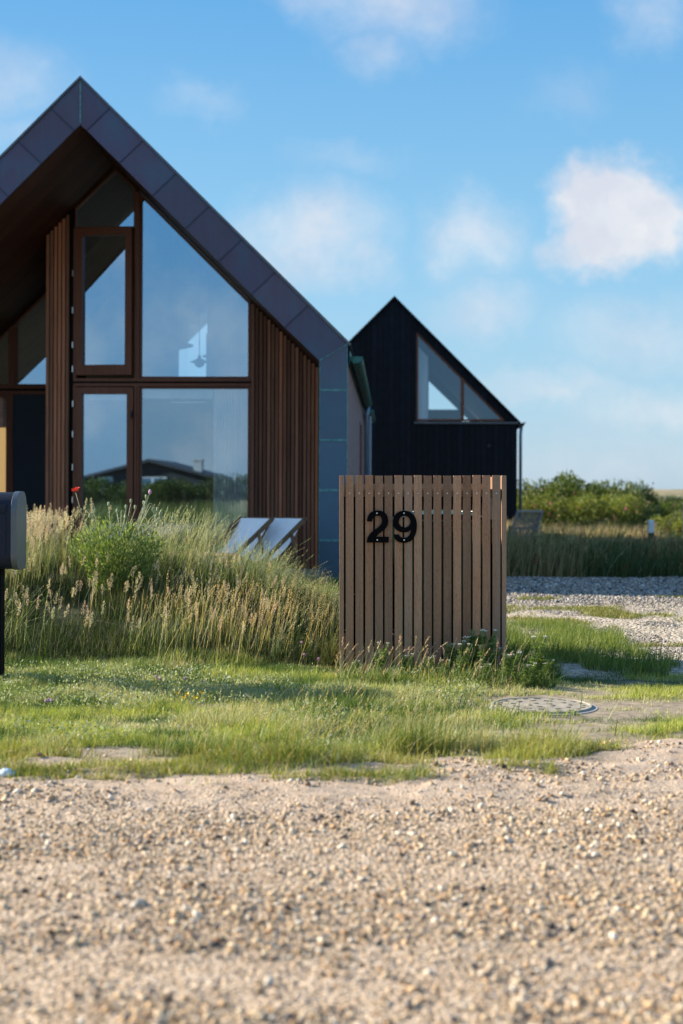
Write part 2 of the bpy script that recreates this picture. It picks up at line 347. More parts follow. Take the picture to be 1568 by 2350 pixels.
def soilmats():
    m, t = mat('sandy_road'); P = geopos(t)
    big = t.noise(P, 1.3, 5); mid = t.noise(P, 9, 5, .65)
    vo = t.n('ShaderNodeTexVoronoi', {'Vector': P, 'Scale': 85.0}); vo2 = t.n('ShaderNodeTexVoronoi', {'Vector': P, 'Scale': 190.0})
    c = t.ramp(mid, [(.3, (.37, .28, .205)), (.55, (.53, .41, .31)), (.8, (.61, .50, .39))])
    pc = t.ramp(t.n('ShaderNodeSeparateColor', {0: vo.outputs['Color']}).outputs[0], [(0, (.15, .105, .07)), (.3, (.45, .325, .215)), (.6, (.58, .44, .31)), (.85, (.67, .55, .43)), (1, (.17, .14, .12))])
    Yc = t.n('ShaderNodeSeparateXYZ', {0: P}).outputs[1]
    grav = t.n('ShaderNodeMapRange', {0: t.math('ADD', Yc, t.math('MULTIPLY', big, 1.2)), 1: 5.7, 2: 5.0, 3: .08, 4: .85}).outputs[0]
    c = t.mix(grav, c, pc)
    hh = t.math('ADD', t.math('MULTIPLY', t.math('SUBTRACT', 1.0, vo.outputs['Distance']), t.math('MULTIPLY', grav, .7)), t.math('MULTIPLY', mid, .5))
    hh = t.math('ADD', hh, t.math('MULTIPLY', vo2.outputs['Distance'], .2))
    out(t, princ(t, Base_Color=c, Roughness=.95, Normal=bump(t, hh, .02))); M['road'] = m
    m, t = mat('driveway_gravel'); P = geopos(t)
    vo = t.n('ShaderNodeTexVoronoi', {'Vector': P, 'Scale': 38.0}); mid = t.noise(P, 4, 5)
    pc = t.ramp(t.n('ShaderNodeSeparateColor', {0: vo.outputs['Color']}).outputs[0], [(0, (.22, .17, .12)), (.3, (.40, .33, .25)), (.7, (.54, .47, .37)), (1, (.62, .58, .50))])
    c = t.mix(t.n('ShaderNodeMapRange', {0: mid, 1: .4, 2: .65, 3: .1, 4: .6}).outputs[0], pc, (.33, .27, .20))
    out(t, princ(t, Base_Color=c, Roughness=.95, Normal=bump(t, vo.outputs['Distance'], -.02))); M['driveway'] = m
    m, t = mat('earth'); P = geopos(t); n = t.noise(P, 2.2, 6, .6); n2 = t.noise(P, 17, 4)
    c = t.ramp(n, [(.3, (.055, .065, .022)), (.5, (.09, .085, .040)), (.62, (.16, .125, .080)), (.8, (.26, .21, .15))])
    c = t.mix(t.math('MULTIPLY', n2, .35), c, (.05, .05, .02))
    c = t.mix(1.0, c, (.44, .52, .34), 'MULTIPLY')
    Yc = t.n('ShaderNodeSeparateXYZ', {0: P}).outputs[1]
    vg = t.math('MULTIPLY', t.n('ShaderNodeMapRange', {0: Yc, 1: 8.4, 2: 7.6}).outputs[0], t.n('ShaderNodeMapRange', {0: Yc, 1: 3, 2: 4}).outputs[0])
    c = t.mix(t.math('MULTIPLY', vg, .85), c, t.ramp(t.noise(P, 11, 5, .7), [(.3, (.17, .13, .085)), (.55, (.33, .27, .20)), (.75, (.42, .35, .27))]))
    far = t.n('ShaderNodeMapRange', {0: Yc, 1: 50, 2: 62}).outputs[0]
    dn = t.ramp(t.noise(scl(t, P, (.4, .25, .4)), 1.0, 5), [(.35, (.07, .085, .03)), (.47, (.20, .17, .085)), (.7, (.33, .27, .17))])
    c = t.mix(far, c, dn)
    out(t, princ(t, Base_Color=c, Roughness=.95, Normal=bump(t, n2, .008))); M['earth'] = m
soilmats()
def cast():
    m, t = mat('cast_concrete'); P = objco(t)
    c = t.ramp(t.noise(P, 14, 5), [(.3, (.20, .19, .17)), (.7, (.34, .33, .30))]); c = t.mix(1.0, c, tintnode(t), 'MULTIPLY')
    out(t, princ(t, Base_Color=c, Roughness=.85, Normal=bump(t, t.noise(P, 120, 3), .002))); M['cast'] = m
cast()

# ------------------------------------------------------------------ ground, road, driveway
xs = ground_lines(-4, 5, .1, 1800); ys = ground_lines(5, 24, .12, 2200)
g = grid('ground', xs, ys, H, M['earth']); tag(g, 'sandy soil and turf stretching to the dunes', 'ground', kind='structure')
def road_z(x, y):
    e = sstep(4.0, 5.1, y)
    return (.006+.016*fbm(x*3, y*4, 31)+e*.045*(fbm(x*3.2+.5*y, y*8, 33, 5)-.52)+.004*(fbm(x*24, y*30, 37, 3)-.5)*(.5+fbm(x*1.5, y*2.2, 38))+.020*(fbm(x*1.4, y*3.4, 39)-.5)-.012*np.exp(-((y-4.7-.1*x)/.16)**2)*1.0
            + .010*fbm(x*18, y*26, 35, 2)*e + .012)
road = grid('sand_road', np.concatenate([np.arange(-9, -2.2, .2), np.arange(-2.2, 2.4, .013), np.arange(2.4, 9, .2)]), np.concatenate([np.arange(-9, 2.4, .3), np.arange(2.4, 7.4, .012)]),
            lambda x, y: road_z(x, y)-.05*sstep(-.12, .22, y-grass_edge(x)), M['road'],
            lambda x, y: y < grass_edge(x)+.20+.08*vnoise(x*7, y*5, 8))
tag(road, 'pale sandy gravel road across the foreground', 'road', kind='structure')
def drive_left(y): return 1.05+.5*sstep(8.2, 7.2, y)+.15*(fbm(y*1.4, y*0, 77)-.5)
drv = grid('gravel_driveway', np.concatenate([np.arange(.6, 5, .08), np.arange(5, 16, .5)]), np.arange(7.1, 17.5, .08),
           lambda x, y: H(x, y)-.02+(.032+.025*fbm(x*2.5, y*2.5, 51))*sstep(0, .25, x-drive_left(y))*sstep(0, .5, y-7.6-.5*fbm(x*2, x*0, 5)), M['driveway'], lambda x, y: (x > drive_left(y)-.1) & (y > 7.5+.5*fbm(x*2, x*0, 5)) & (y < 17.35+.2*vnoise(x*2, y*0, 4)))
tag(drv, 'pale gravel driveway leading behind the slatted bin screen', 'driveway', kind='structure')

# pebbles -------------------------------------------------
def ico():
    p = (1+5**.5)/2; v_ = np.array([(-1,p,0),(1,p,0),(-1,-p,0),(1,-p,0),(0,-1,p),(0,1,p),(0,-1,-p),(0,1,-p),(p,0,-1),(p,0,1),(-p,0,-1),(-p,0,1)], float)
    v_ /= np.linalg.norm(v_[0])
    f_ = np.array([(0,11,5),(0,5,1),(0,1,7),(0,7,10),(0,10,11),(1,5,9),(5,11,4),(11,10,2),(10,7,6),(7,1,8),(3,9,4),(3,4,2),(3,2,6),(3,6,8),(3,8,9),(4,9,5),(2,4,11),(6,2,10),(8,6,7),(9,8,1)])
    return v_, f_
IV, IF = ico()
def stones(name, x, y, z, r, pal, probs, label, cat='gravel'):
    n = len(x); a = rng.uniform(0, 2*np.pi, n); s = np.stack([r*rng.uniform(.8, 1.35, n), r*rng.uniform(.7, 1.0, n), r*rng.uniform(.45, .8, n)], 1)
    v_ = IV[None]*rng.uniform(.78, 1.18, (n, 12, 1))*s[:, None, :]
    tl = rng.uniform(-.4, .4, (n, 1)); v_[:, :, 2] += v_[:, :, 0]*tl
    ca, sa = np.cos(a)[:, None], np.sin(a)[:, None]
    vx = v_[:, :, 0]*ca-v_[:, :, 1]*sa; vy = v_[:, :, 0]*sa+v_[:, :, 1]*ca
    P_ = np.stack([vx+x[:, None], vy+y[:, None], v_[:, :, 2]+z[:, None]+(s[:, 2]*.45)[:, None]], 2).reshape(-1, 3)
    F_ = (IF[None]+np.arange(n)[:, None, None]*12).reshape(-1, 3)
    c = np.array(pal)[rng.choice(len(pal), n, p=probs)]*rng.uniform(.75, 1.2, (n, 1)); c = np.repeat(c, 12, 0)
    o = npmesh(name, P_, F_, c, M['pebble'], smooth=True); tag(o, label, cat, kind='stuff'); return o
pal = [(.62,.47,.30),(.72,.58,.40),(.50,.32,.18),(.80,.72,.60),(.33,.28,.24),(.08,.07,.07),(.66,.45,.26),(.25,.18,.12)]
pr = [.24,.2,.10,.12,.10,.06,.10,.08]
n = 95000; y = 2.4+(5.9-2.4)*rng.random(n)**1.15; x = rng.uniform(-1, 1, n)*(.27*y+.1)
d = .10*np.sin((y-.08*x)*7.5+1.0)+fbm(x*1.3, y*2.6, 61)+.5*fbm(x*6, y*9, 62)-.20*sstep(4.6, 5.2, y); k = (d > .63+.12*rng.standard_normal(n)) & (y < grass_edge(x)+.1)
x, y = x[k], y[k]; r = np.clip(.0027*np.exp(.58*rng.standard_normal(len(x))), .0018, .0125)*(1+.1*sstep(4, 2.6, y))
stones('road_gravel', x, y, road_z(x, y)+.12*r, r, pal, pr, 'small tan and grey pebbles strewn over the sandy road')
n = 30000; y = 9+8.3*rng.random(n)**.8; x = 1.0+rng.random(n)*(.27*y-.9)
k = (y > 12.2+rng.random(n)*1.5) | (fbm(x*2, y*2, 66) > .52); x, y = x[k], y[k]; r = np.clip(.011*np.exp(.35*rng.standard_normal(len(x))), .005, .028)*(1-.45*sstep(14.2, 12.6, y))
stones('driveway_gravel_stones', x, y, H(x, y)+.012+.025*fbm(x*2.5, y*2.5, 51), r, [(.36,.33,.30),(.24,.22,.21),(.55,.52,.48),(.10,.10,.11),(.36,.30,.22)], [.3,.24,.16,.15,.15], 'grey and white beach stones covering the driveway')

# ------------------------------------------------------------------ grass
def pick(pal, n, var=.25):
    c = np.array(pal)[rng.integers(0, len(pal), n)]; return c*(1+var*(rng.random((n, 1))*2-1))*(1+.08*(rng.random((n, 3))*2-1))
def blades(x, y, h, wd, col, lean=.25, bend=.5, wind=(.25, 0), K=4, z=None):
    n = len(x); z = H(x, y)-.005 if z is None else z
    a = rng.uniform(0, 2*np.pi, n); L = np.abs(rng.normal(0, lean, n)); dx = np.cos(a)*L+wind[0]*rng.uniform(.2, 1.3, n); dy = np.sin(a)*L+wind[1]
    b = bend*rng.uniform(.2, 1.3, n); fa = rng.uniform(0, np.pi, n); tt = np.linspace(0, 1, K)
    px = x[:, None]+dx[:, None]*h[:, None]*((1-b)[:, None]*tt+b[:, None]*tt**2.2)
    py = y[:, None]+dy[:, None]*h[:, None]*((1-b)[:, None]*tt+b[:, None]*tt**2.2)
    m2 = np.sqrt(dx**2+dy**2)[:, None]; pz = z[:, None]+h[:, None]*(tt-.33*b[:, None]*m2*tt**2.5)
    ww = wd[:, None]*np.clip(1.02-tt**1.6, .10, 1)*.5; ox = np.cos(fa)[:, None]*ww; oy = np.sin(fa)[:, None]*ww
    P_ = np.stack([np.stack([px-ox, py-oy, pz], 2), np.stack([px+ox, py+oy, pz], 2)], 2).reshape(-1, 3)
    b0 = (np.arange(n)*K*2)[:, None]+np.arange(K-1)[None]*2
    F_ = np.stack([b0, b0+1, b0+3, b0+2], 2).reshape(-1, 4)
    C_ = np.repeat(col, K*2, 0)
    tip = np.stack([px[:, -1], py[:, -1], pz[:, -1]], 1); tan = np.stack([px[:, -1]-px[:, -2], py[:, -1]-py[:, -2], pz[:, -1]-pz[:, -2]], 1)
    tan /= np.linalg.norm(tan, axis=1)[:, None]+1e-9
    return (P_, F_, C_), tip, tan
def quads_at(P, D, ln, wd, col):
    "diamond leaf at P along D"
    n = len(P); D = D/(np.linalg.norm(D, axis=1)[:, None]+1e-9); S = np.cross(D, rng.standard_normal((n, 3))); S /= np.linalg.norm(S, axis=1)[:, None]+1e-9
    ln = np.broadcast_to(ln, n)[:, None]; wd = np.broadcast_to(wd, n)[:, None]
    V_ = np.stack([P, P+D*ln*.45+S*wd*.5, P+D*ln, P+D*ln*.45-S*wd*.5], 1).reshape(-1, 3)
    F_ = np.arange(n*4).reshape(n, 4); return V_, F_, np.repeat(col, 4, 0)
def heads(tip, tan, ln, rad, k, size, col, spread=.5, taper=True):
    "seed heads: k spikelets on each tip"
    n = len(tip); ln = np.broadcast_to(ln, n); s = np.tile(np.linspace(0, 1, k), (n, 1))+rng.uniform(-.04, .04, (n, k))
    base = tip[:, None]-tan[:, None]*(ln[:, None, None]*s[:, :, None])
    prof = np.sin(np.clip(s, 0.02, 1)*np.pi*.85+.15) if taper else np.ones_like(s)
    off = rng.standard_normal((n, k, 3)); off /= np.linalg.norm(off, axis=2)[:, :, None]
    P_ = base+off*(rad*prof)[:, :, None]*rng.random((n, k, 1))
    D_ = tan[:, None]*1.0+off*spread
    c = np.repeat(col, k, 0)*rng.uniform(.75, 1.25, (n*k, 1))
    return quads_at(P_.reshape(-1, 3), D_.reshape(-1, 3), size*rng.uniform(.7, 1.3, n*k), size*.42, c)
def merge(parts):
    V_, F_, C_ = [], [], []; b = 0
    for v_, f_, c_ in parts: V_.append(v_); F_.append(f_+b); C_.append(c_); b += len(v_)
    return np.vstack(V_), np.vstack(F_), np.vstack(C_)
def stuff(name, parts, m, label, cat): v_, f_, c_ = merge(parts); return tag(npmesh(name, v_, f_, c_, m), label, cat, kind='stuff')
GREEN = [(.075,.13,.022),(.10,.155,.03),(.06,.11,.02),(.14,.18,.04),(.09,.13,.035)]
YELLOW = [(.24,.24,.06),(.30,.27,.09),(.18,.21,.045)]
STRAW = [(.46,.41,.24),(.52,.47,.30),(.38,.36,.18),(.44,.36,.21)]
PALE = [(.26,.32,.17),(.34,.38,.22),(.22,.28,.14)]
SILVER = [(.36,.42,.32),(.46,.50,.40),(.30,.36,.27)]
BEIGE = [(.56,.49,.42),(.64,.57,.49),(.50,.42,.38),(.58,.47,.42)]

def bare(x, y):                                        # worn sandy patches in the verge
    b = 1.0*np.exp(-((x-.93)/.42)**2-((y-6.15-.1*(x-.9))/.22)**2)+.8*np.exp(-((x+1.0)/.45)**2-((y-5.78)/.10)**2)+.9*np.exp(-((x-.98)/.30)**2-((y-7.02)/.28)**2)*1.4
    b += .8*np.exp(-((x-1.75)/.4)**2-((y-6.9)/.35)**2)+.7*np.exp(-((x-.35)/.35)**2-((y-5.62)/.07)**2)
    return b+1.25*(fbm(x*3.2, y*6.5, 71)-.5)+.08*sstep(.4, 1.2, x)*sstep(7.6, 7, y)
# lawn verge between road and mound
n = 240000; y = 4.9+3.8*rng.random(n); x = rng.uniform(-1, 1, n)*(.265*y+.12)
e = y-grass_edge(x); bx = bare(x, y)
k = (fbm(x*3.3, y*7.5, 83) > .60-1.0*e+.05*rng.standard_normal(n)) & (e > -.34) & (bx+.12*rng.standard_normal(n) < .34) & ~((x > -.02) & (x < .97) & (y > 8.22))
k &= ~(((x-.99)/.29)**2+((y-6.96)/.36)**2 < 1)
tuft = (e < 0) & (e > -.50) & (fbm(x*2.2, y*9, 81) > .535+.14*(-e)+.04*rng.standard_normal(n)) & (x < .8); k |= tuft & (rng.random(n) < .8)
x, y = x[k], y[k]; e = e[k]
tone = fbm(x*1.7, y*2.6, 91)+.05*rng.standard_normal(len(x)); dry = fbm(x*2.3, y*3.7, 93)+.06*rng.standard_normal(len(x))
col = pick([(.13,.19,.05),(.18,.24,.07),(.22,.28,.10),(.10,.16,.035),(.24,.28,.13)], len(x)); yl = (tone > .50)|(x > .9); col[yl] = pick([(.30,.34,.07),(.38,.38,.12),(.24,.30,.06)], yl.sum()); ds = (dry > .55); col[ds] = pick(PALE+STRAW, ds.sum())
dk = fbm(x*2.9, y*5.5, 97) > .57; col[dk] = pick([(.05,.10,.018),(.07,.13,.03),(.09,.14,.03)], dk.sum())
edge = (e < .22) & (rng.random(len(x)) < .6); col[edge] = pick([(.20,.21,.03),(.16,.19,.03),(.30,.25,.08)], edge.sum())
col = col*np.array([1.25, 1.27, 1.22]); lush = .30+1.35*fbm(x*3.1, y*4.6, 95)
h = (.014+.026*rng.random(len(x)))*lush**2.0*1.25*(1+1.1*np.exp(-((e-.12)/.16)**2))*(1+1.0*np.exp(-((x-.12)/.4)**2-((y-6.5)/.6)**2))*(1-.45*(x > .95))
h = np.where(e < .05, np.maximum(h, .018+.02*rng.random(len(x))), h)
b1, _, _ = blades(x, y, h*1.15, .0022+.002*rng.random(len(x)), col, .7, .7, (.12, 0), 3, z=np.where(e < .2, np.maximum(road_z(x, y)-.05*sstep(-.12, .22, e)-.004, H(x, y)-.005), H(x, y)-.005))
stuff('lawn_grass', [b1], M['grass_blade'], 'short sunlit grass of the verge beside the sandy road', 'grass')
# silvery low leaves and longer pale blades in the verge
n = 30000; y = 5.6+2.6*rng.random(n); x = rng.uniform(-1, 1, n)*(.265*y)
k = (fbm(x*1.9, y*3, 101) > .52+.03*rng.standard_normal(n)) & (y-grass_edge(x) > .25) & (x < .75) & (bare(x, y) < .5); x, y = x[k], y[k]
P_ = np.stack([x, y, H(x, y)+.015+.045*rng.random(len(x))], 1); D_ = rng.standard_normal((len(x), 3)); D_[:, 2] = np.abs(D_[:, 2])+.3
s1 = quads_at(P_, D_, .010+.012*rng.random(len(x)), .006+.004*rng.random(len(x)), pick(SILVER+PALE+[(.12,.18,.06)], len(x)))
stuff('silver_ground_leaves', [s1], M['leaf'], 'low silvery green leaves creeping among the verge grass', 'ground cover')
n = 1300; y = 5.9+1.1*rng.random(n); x = rng.normal(.12, .36, n); k = (y-grass_edge(x) > .3); x, y = x[k], y[k]
b1, tp, tn = blades(x, y, .05+.09*rng.random(len(x)), .003+.003*rng.random(len(x)), pick(PALE+GREEN+STRAW[:1], len(x)), .45, .9, (.45, 0), 5)
hs = rng.random(len(x)) < .12; h1 = heads(tp[hs], tn[hs], .05, .004, 14, .010, pick(STRAW, hs.sum()), .3)
stuff('long_verge_grass', [b1, h1], M['straw'], 'longer pale arching grass in front of the slatted screen', 'grass')

# mound: undergrowth, green stalks, straw stalks with seed heads
def moundpts(n, w=None):
    y = rng.uniform(8.15, 12.6, n); x = rng.uniform(-1, .12, n)*(.26*y+.3)
    x = np.where(y < 9.2, np.minimum(x, -.06), x)
    k = (mound(x, y) > .035+.03*rng.random(n)) | ((rng.random(n) < .5) & (y > 8.3+.3*fbm(x*2, y*0, 7)))
    return x[k], y[k]
x, y = moundpts(60000)
patch = fbm(x*1.5, y*1.5, 111); gappy = fbm(x*2.6, y*3.0, 117)
k = (gappy > .38-.03*sstep(9.6, 10.6, y)-.14*sstep(9.0, 8.6, y)+.05*rng.standard_normal(len(x))); x, y, patch = x[k], y[k], patch[k]
col = pick([(.016,.034,.006),(.026,.052,.009),(.022,.032,.009),(.055,.095,.016)], len(x), .35); q = patch+.07*rng.standard_normal(len(x)) > .62; col[q] = pick([(.13,.15,.05),(.10,.12,.035),(.18,.17,.08)], q.sum())  # near-black greens stand in for shade between the stems
b1, _, _ = blades(x, y, (.05+.15*rng.random(len(x)))*(.5+.9*patch), .003+.003*rng.random(len(x)), col, .5, .6, (.15, 0), 4)
stuff('mound_grass', [b1], M['grass_blade'], 'dense green meadow grass covering the earth mound', 'grass')
x, y = moundpts(15000); cl = fbm(x*3.3, y*3.3, 127); k = cl > .68-.23*sstep(9.7, 10.6, y)-.03*sstep(-.9, -.4, x)+.07*rng.standard_normal(len(x)); x, y = x[k], y[k]; hh = (.16+.32*rng.random(len(x))**1.2)*(.75+.45*fbm(x*1.2, y*1.2, 121))
hh *= 1-.35*sstep(-.75, 0, x)
col = pick(PALE+STRAW[:1]+GREEN+GREEN+[(.18,.25,.07),(.14,.20,.06)], len(x), .35)
b1, tp, tn = blades(x, y, hh, .0030+.0016*rng.random(len(x)), col, .48, .7, (.22, -.05), 6)
col = col*np.array([.95, 1.15, .9]); hs = rng.random(len(x)) < .42
h1 = heads(tp[hs], tn[hs], .06+.08*rng.random(hs.sum()), .0028, 15, .0085, pick([(.42,.48,.32),(.52,.55,.40),(.34,.40,.23),(.50,.47,.34)], hs.sum()), .28, False)
stuff('rye_grass', [b1, h1], M['straw'], 'tall pale rye grass with thin seed spikes leaning on the mound', 'grass')
n = 520; x = rng.uniform(-1.5, -.45, n); y = rng.uniform(10.5, 11.3, n)
b9, tp, tn = blades(x, y, (.34+.20*rng.random(n))*(1-.42*sstep(-1.15, -.75, x)), .0026+0*x, pick(PALE+STRAW[:2], n), .3, .6, (.3, 0), 6)
h9 = heads(tp, tn, .08+.05*rng.random(n), .0028, 16, .009, pick([(.50,.52,.38),(.44,.48,.32)], n), .28, False)
stuff('crest_grass', [b9, h9], M['straw'], 'pale seed spikes along the crest of the mound below the deck chairs', 'grass')
# golden patch low on the right of the mound
n = 230; x = rng.normal(-.75, .30, n); y = rng.normal(9.1, .35, n)
b1, tp, tn = blades(x, y, .26+.16*rng.random(n), .0026+0*x, pick([(.55,.46,.26),(.48,.40,.22),(.60,.52,.32)], n), .14, .4, (.22, 0), 5)
h1 = heads(tp, tn, .09, .007, 16, .009, pick([(.60,.48,.28),(.66,.54,.34)], n), .6)
n2_ = 130; x = rng.normal(-.25, .16, n2_); y = rng.normal(9.6, .3, n2_)
b2, tp, tn = blades(x, y, .26+.20*rng.random(n2_), .002+0*x, pick([(.44,.40,.20),(.40,.36,.18)], n2_), .2, .5, (.2, 0), 5)
h2 = heads(tp, tn, .12, .035, 30, .0065, pick([(.56,.49,.30),(.50,.46,.30)], n2_), .9)
stuff('golden_bent_grass', [b1, h1, b2, h2], M['straw'], 'golden dry grass clump at the right foot of the mound', 'grass')
# fluffy beige heads
x1 = rng.normal(-2.35, .20, 330); y1 = rng.normal(10.4, .35, 330); x2 = rng.uniform(-2.5, -.4, 170); y2 = rng.uniform(8.5, 10.2, 170)
x = np.concatenate([x1, x2]); y = np.concatenate([y1, y2]); n = len(x)
hh = np.where(np.arange(n) < 330, .33+.20*rng.random(n), .24+.16*rng.random(n))
b1, tp, tn = blades(x, y, hh, .0026+0*x, pick(STRAW+PALE, n), .14, .4, (.14, 0), 5)
h1 = heads(tp, tn, .055+.04*rng.random(n), .014, 60, .009, pick(BEIGE, n, .12), .8)
stuff('fog_grass', [b1, h1], M['straw'], 'beige fluffy seed heads of meadow grass on the mound', 'grass')

# grass right of and behind the screen, weeds in the gravel, clumps
n = 52000; y = 7.75+4.2*rng.random(n); x = .95+1.5*rng.random(n)
ed = 1.88-.30*sstep(10.2, 11.8, y)-.15*sstep(8.4, 7.8, y)+.5*(fbm(y*2.2, x*1.5, 131)-.5)
k = (x < ed) & ~((x < .98) & (y < 9.2)) & (fbm(x*3, y*3, 133) > .38+.22*sstep(10.6, 11.8, y)+.2*sstep(8.2, 7.75, y)); x, y = x[k], y[k]
col = pick(GREEN, len(x)); q = rng.random(len(x)) < .35; col[q] = pick([(.18,.22,.05),(.22,.24,.07)], q.sum())
col = col*np.array([1.2, 1.25, 1.1])
b1, _, _ = blades(x, y, (.03+.11*rng.random(len(x)))*(.5+1.0*fbm(x*3.7, y*3.7, 135))*(1-.6*sstep(10.3, 11.8, y)), .003+.003*rng.random(len(x)), col, .45, .7, (.2, 0), 4)
n = 60000; y = 9.5+4.6*rng.random(n); x = 1.1+rng.random(n)*(.27*y-1.0)
k = (fbm(x*2.2, y*1.6, 141)-.10*sstep(12, 14, y) > .60+.04*rng.standard_normal(n)); x, y = x[k], y[k]
b2, _, _ = blades(x, y, .015+.03*rng.random(len(x)), .005+.004*rng.random(len(x)), pick([(.20,.22,.05),(.14,.17,.04),(.26,.24,.09)], len(x)), .7, .7, (.2, 0), 3, z=H(x, y)+.02)
# grass seen left of the screen down to the house plinth
n = 26000; y = 12.2+4.2*rng.random(n); x = rng.uniform(-4.6, .9, n)
b3, _, _ = blades(x, y, .06+.10*rng.random(n), .005+.003*rng.random(n), pick(GREEN+YELLOW[:1], n), .4, .6, (.2, 0), 3)
stuff('driveway_grass', [b1, b2, b3], M['grass_blade'], 'green grass growing behind the slatted screen and into the gravel', 'grass')
# wild band beyond the driveway
n = 70000; y = 17.3+17.5*rng.random(n)**1.1; x = 1.4+rng.random(n)*(.27*y-1.0)
tone = fbm(x*.8, y*.8, 151)+.06*rng.standard_normal(n)
col = pick([(.05,.085,.02),(.07,.11,.03),(.045,.075,.025)], n, .35); q = tone > .50; col[q] = pick([(.30,.24,.12),(.24,.21,.10),(.20,.19,.10)], q.sum())
q = (y > 27) & (rng.random(n) < .75*(fbm(x*.7, y*.5, 157) > .42)) & (x < 6.9); col[q] = pick([(.48,.36,.22),(.52,.42,.28)], q.sum())  # straw tones paint the sunlit strip into the far grass
b1, tp, tn = blades(x, y, (.10+.36*rng.random(n)**1.6)*(.3+1.4*np.clip(tone, 0, 1)**1.5+.4)*(1-.72*sstep(19.5, 24, y)+.45*sstep(29.5, 31, y)), .010+.006*rng.random(n), col, .3, .5, (.15, 0), 4)
q = (rng.random(n) < .03) & (y < 27)
h1 = heads(tp[q], tn[q], .12, .02, 14, .035, pick([(.34,.27,.18),(.20,.055,.045),(.30,.28,.16)], q.sum()), .5)
stuff('wild_grass_band', [b1, h1], M['grass_blade'], 'shaded wild grass growing beyond the gravel driveway', 'grass')
n = 26000; y = rng.uniform(-16, -7, n); x = rng.uniform(-14, 2, n)
b1, _, _ = blades(x, y, .25+.35*rng.random(n), .010+.008*rng.random(n), pick(GREEN+YELLOW, n), .3, .5, (.15, 0), 4)
stuff('opposite_verge_grass', [b1], M['grass_blade'], 'tall verge grass across the road mirrored in the glass', 'grass')

# ------------------------------------------------------------------ copper fronted house
YAW = -math.atan2(.034, .99942)
def slatwall(mb, x0, x1, ztop, y0, y1, z0=0.0, pitch=.053, wd=.040, m=0, ranges=None):
    x = x0
    while x+wd <= x1+.001:
        zt = min(ztop(x), ztop(x+wd)); k = random.uniform(.42, 1.5); r = random.uniform(.93, 1.10)
        if zt > z0: mb.box(x, x+wd, y0, y1, z0, zt, m, (k*r, k, k/r))
        x += pitch
A = 3.15; AP = 5.907; IAP = 5.37
def zin(x): return IAP-(abs(x+A))*.983                  # underside of the roof
def zout(x): return AP-(abs(x+A))*.9895
house = empty('copper_gabled_house', (.066, 16.6, 0), YAW)
tag(house, 'large gabled house with patinated copper edge, timber cladding and tall blue reflecting windows', 'house')
G = 2.15; LB = 4.05; RE = 7.0; END = 15.6
mb = MB()
def fpanel(p0, p1, q0, q1, a, b):                       # panel between fractions a, b of the outer edge p and the inner edge q
    lerp = lambda s_, e_, t_: (s_[0]+(e_[0]-s_[0])*t_, s_[1]+(e_[1]-s_[1])*t_)
    k = random.uniform(.88, 1.14); g2 = .0012
    mb.prism([lerp(p0, p1, a+g2), lerp(p0, p1, b-g2), lerp(q0, q1, b-g2), lerp(q0, q1, a+g2)], 0, .03, 0, (k, k*random.uniform(.96, 1.04), k))
for sgn in (1, -1):
    fx = lambda x: -A+sgn*x
    # rake panels with perpendicular seams
    L = 3.15; n0 = .345; st = .39; pts = [0, n0]
    while pts[-1]+st < L-.12: pts.append(pts[-1]+st)
    s45 = .707; th = .379
    def onout(d): return (d, AP-d*.9895)
    def onin(d): return (d-.268, AP-d*.9895-.266)       # foot of the perpendicular from the outer edge
    prev = None
    for i, d in enumerate(pts[1:]+[None]):
        o0 = onout(pts[i]) if i < len(pts) else None
        i0 = (0, IAP) if i == 0 else onin(pts[i])
        if d is None: o1 = (3.15, 2.79); i1 = (2.82, 2.598)
        else: o1 = onout(d); i1 = onin(d)
        if d is not None and d < .3: continue
        k = random.uniform(.86, 1.15); cc = (k, k*random.uniform(.95, 1.05), k)
        mb.prism([(fx(a), b) for a, b in (o0, o1, i1, i0)], 0, .03, 0, cc)
        if i > 0: mb.beam((fx(o0[0]), -.004, o0[1]-.006), (fx(i0[0]), -.004, i0[1]+.006), .014, .010, (0, 1, 0), 0, (.5, .55, .62))
    zs = [2.598, 2.255, 1.67, 1.085, .50, .06]
    for i in range(5):
        k = random.uniform(.86, 1.15); cc = (k, k*random.uniform(.95, 1.05), k)
        if i == 0: mb.prism([(fx(2.82), 2.255), (fx(3.15), 2.255), (fx(3.15), 2.787), (fx(2.82), 2.596)], 0, .03, 0, cc)
        else: mb.prism([(fx(2.82), zs[i+1]), (fx(3.15), zs[i+1]), (fx(3.15), zs[i]-.002), (fx(2.82), zs[i]-.002)], 0, .03, 0, cc)
        mb.box(min(fx(2.82), fx(3.15)), max(fx(2.82), fx(3.15)), -.006, .0, zs[i+1]-.012 if i else 2.243, (zs[i+1] if i else 2.255)+.012, 1)
    mb.beam((fx(3.15), -.004, 2.787), (fx(2.82), -.004, 2.598), .012, .010, (0, 1, 0), 1)
    mb.box(*sorted((fx(2.82), fx(2.828))), -.003, 0, .06, 2.59, 1)
    mb.box(*sorted((fx(3.142), fx(3.15))), -.003, 0, .06, 2.74, 1)
mb.box(-A-.008, -A+.008, -.008, 0, IAP+.02, AP-.02, 1)
mb.build('fascia', [M['copper'], M['verdigris']], house)
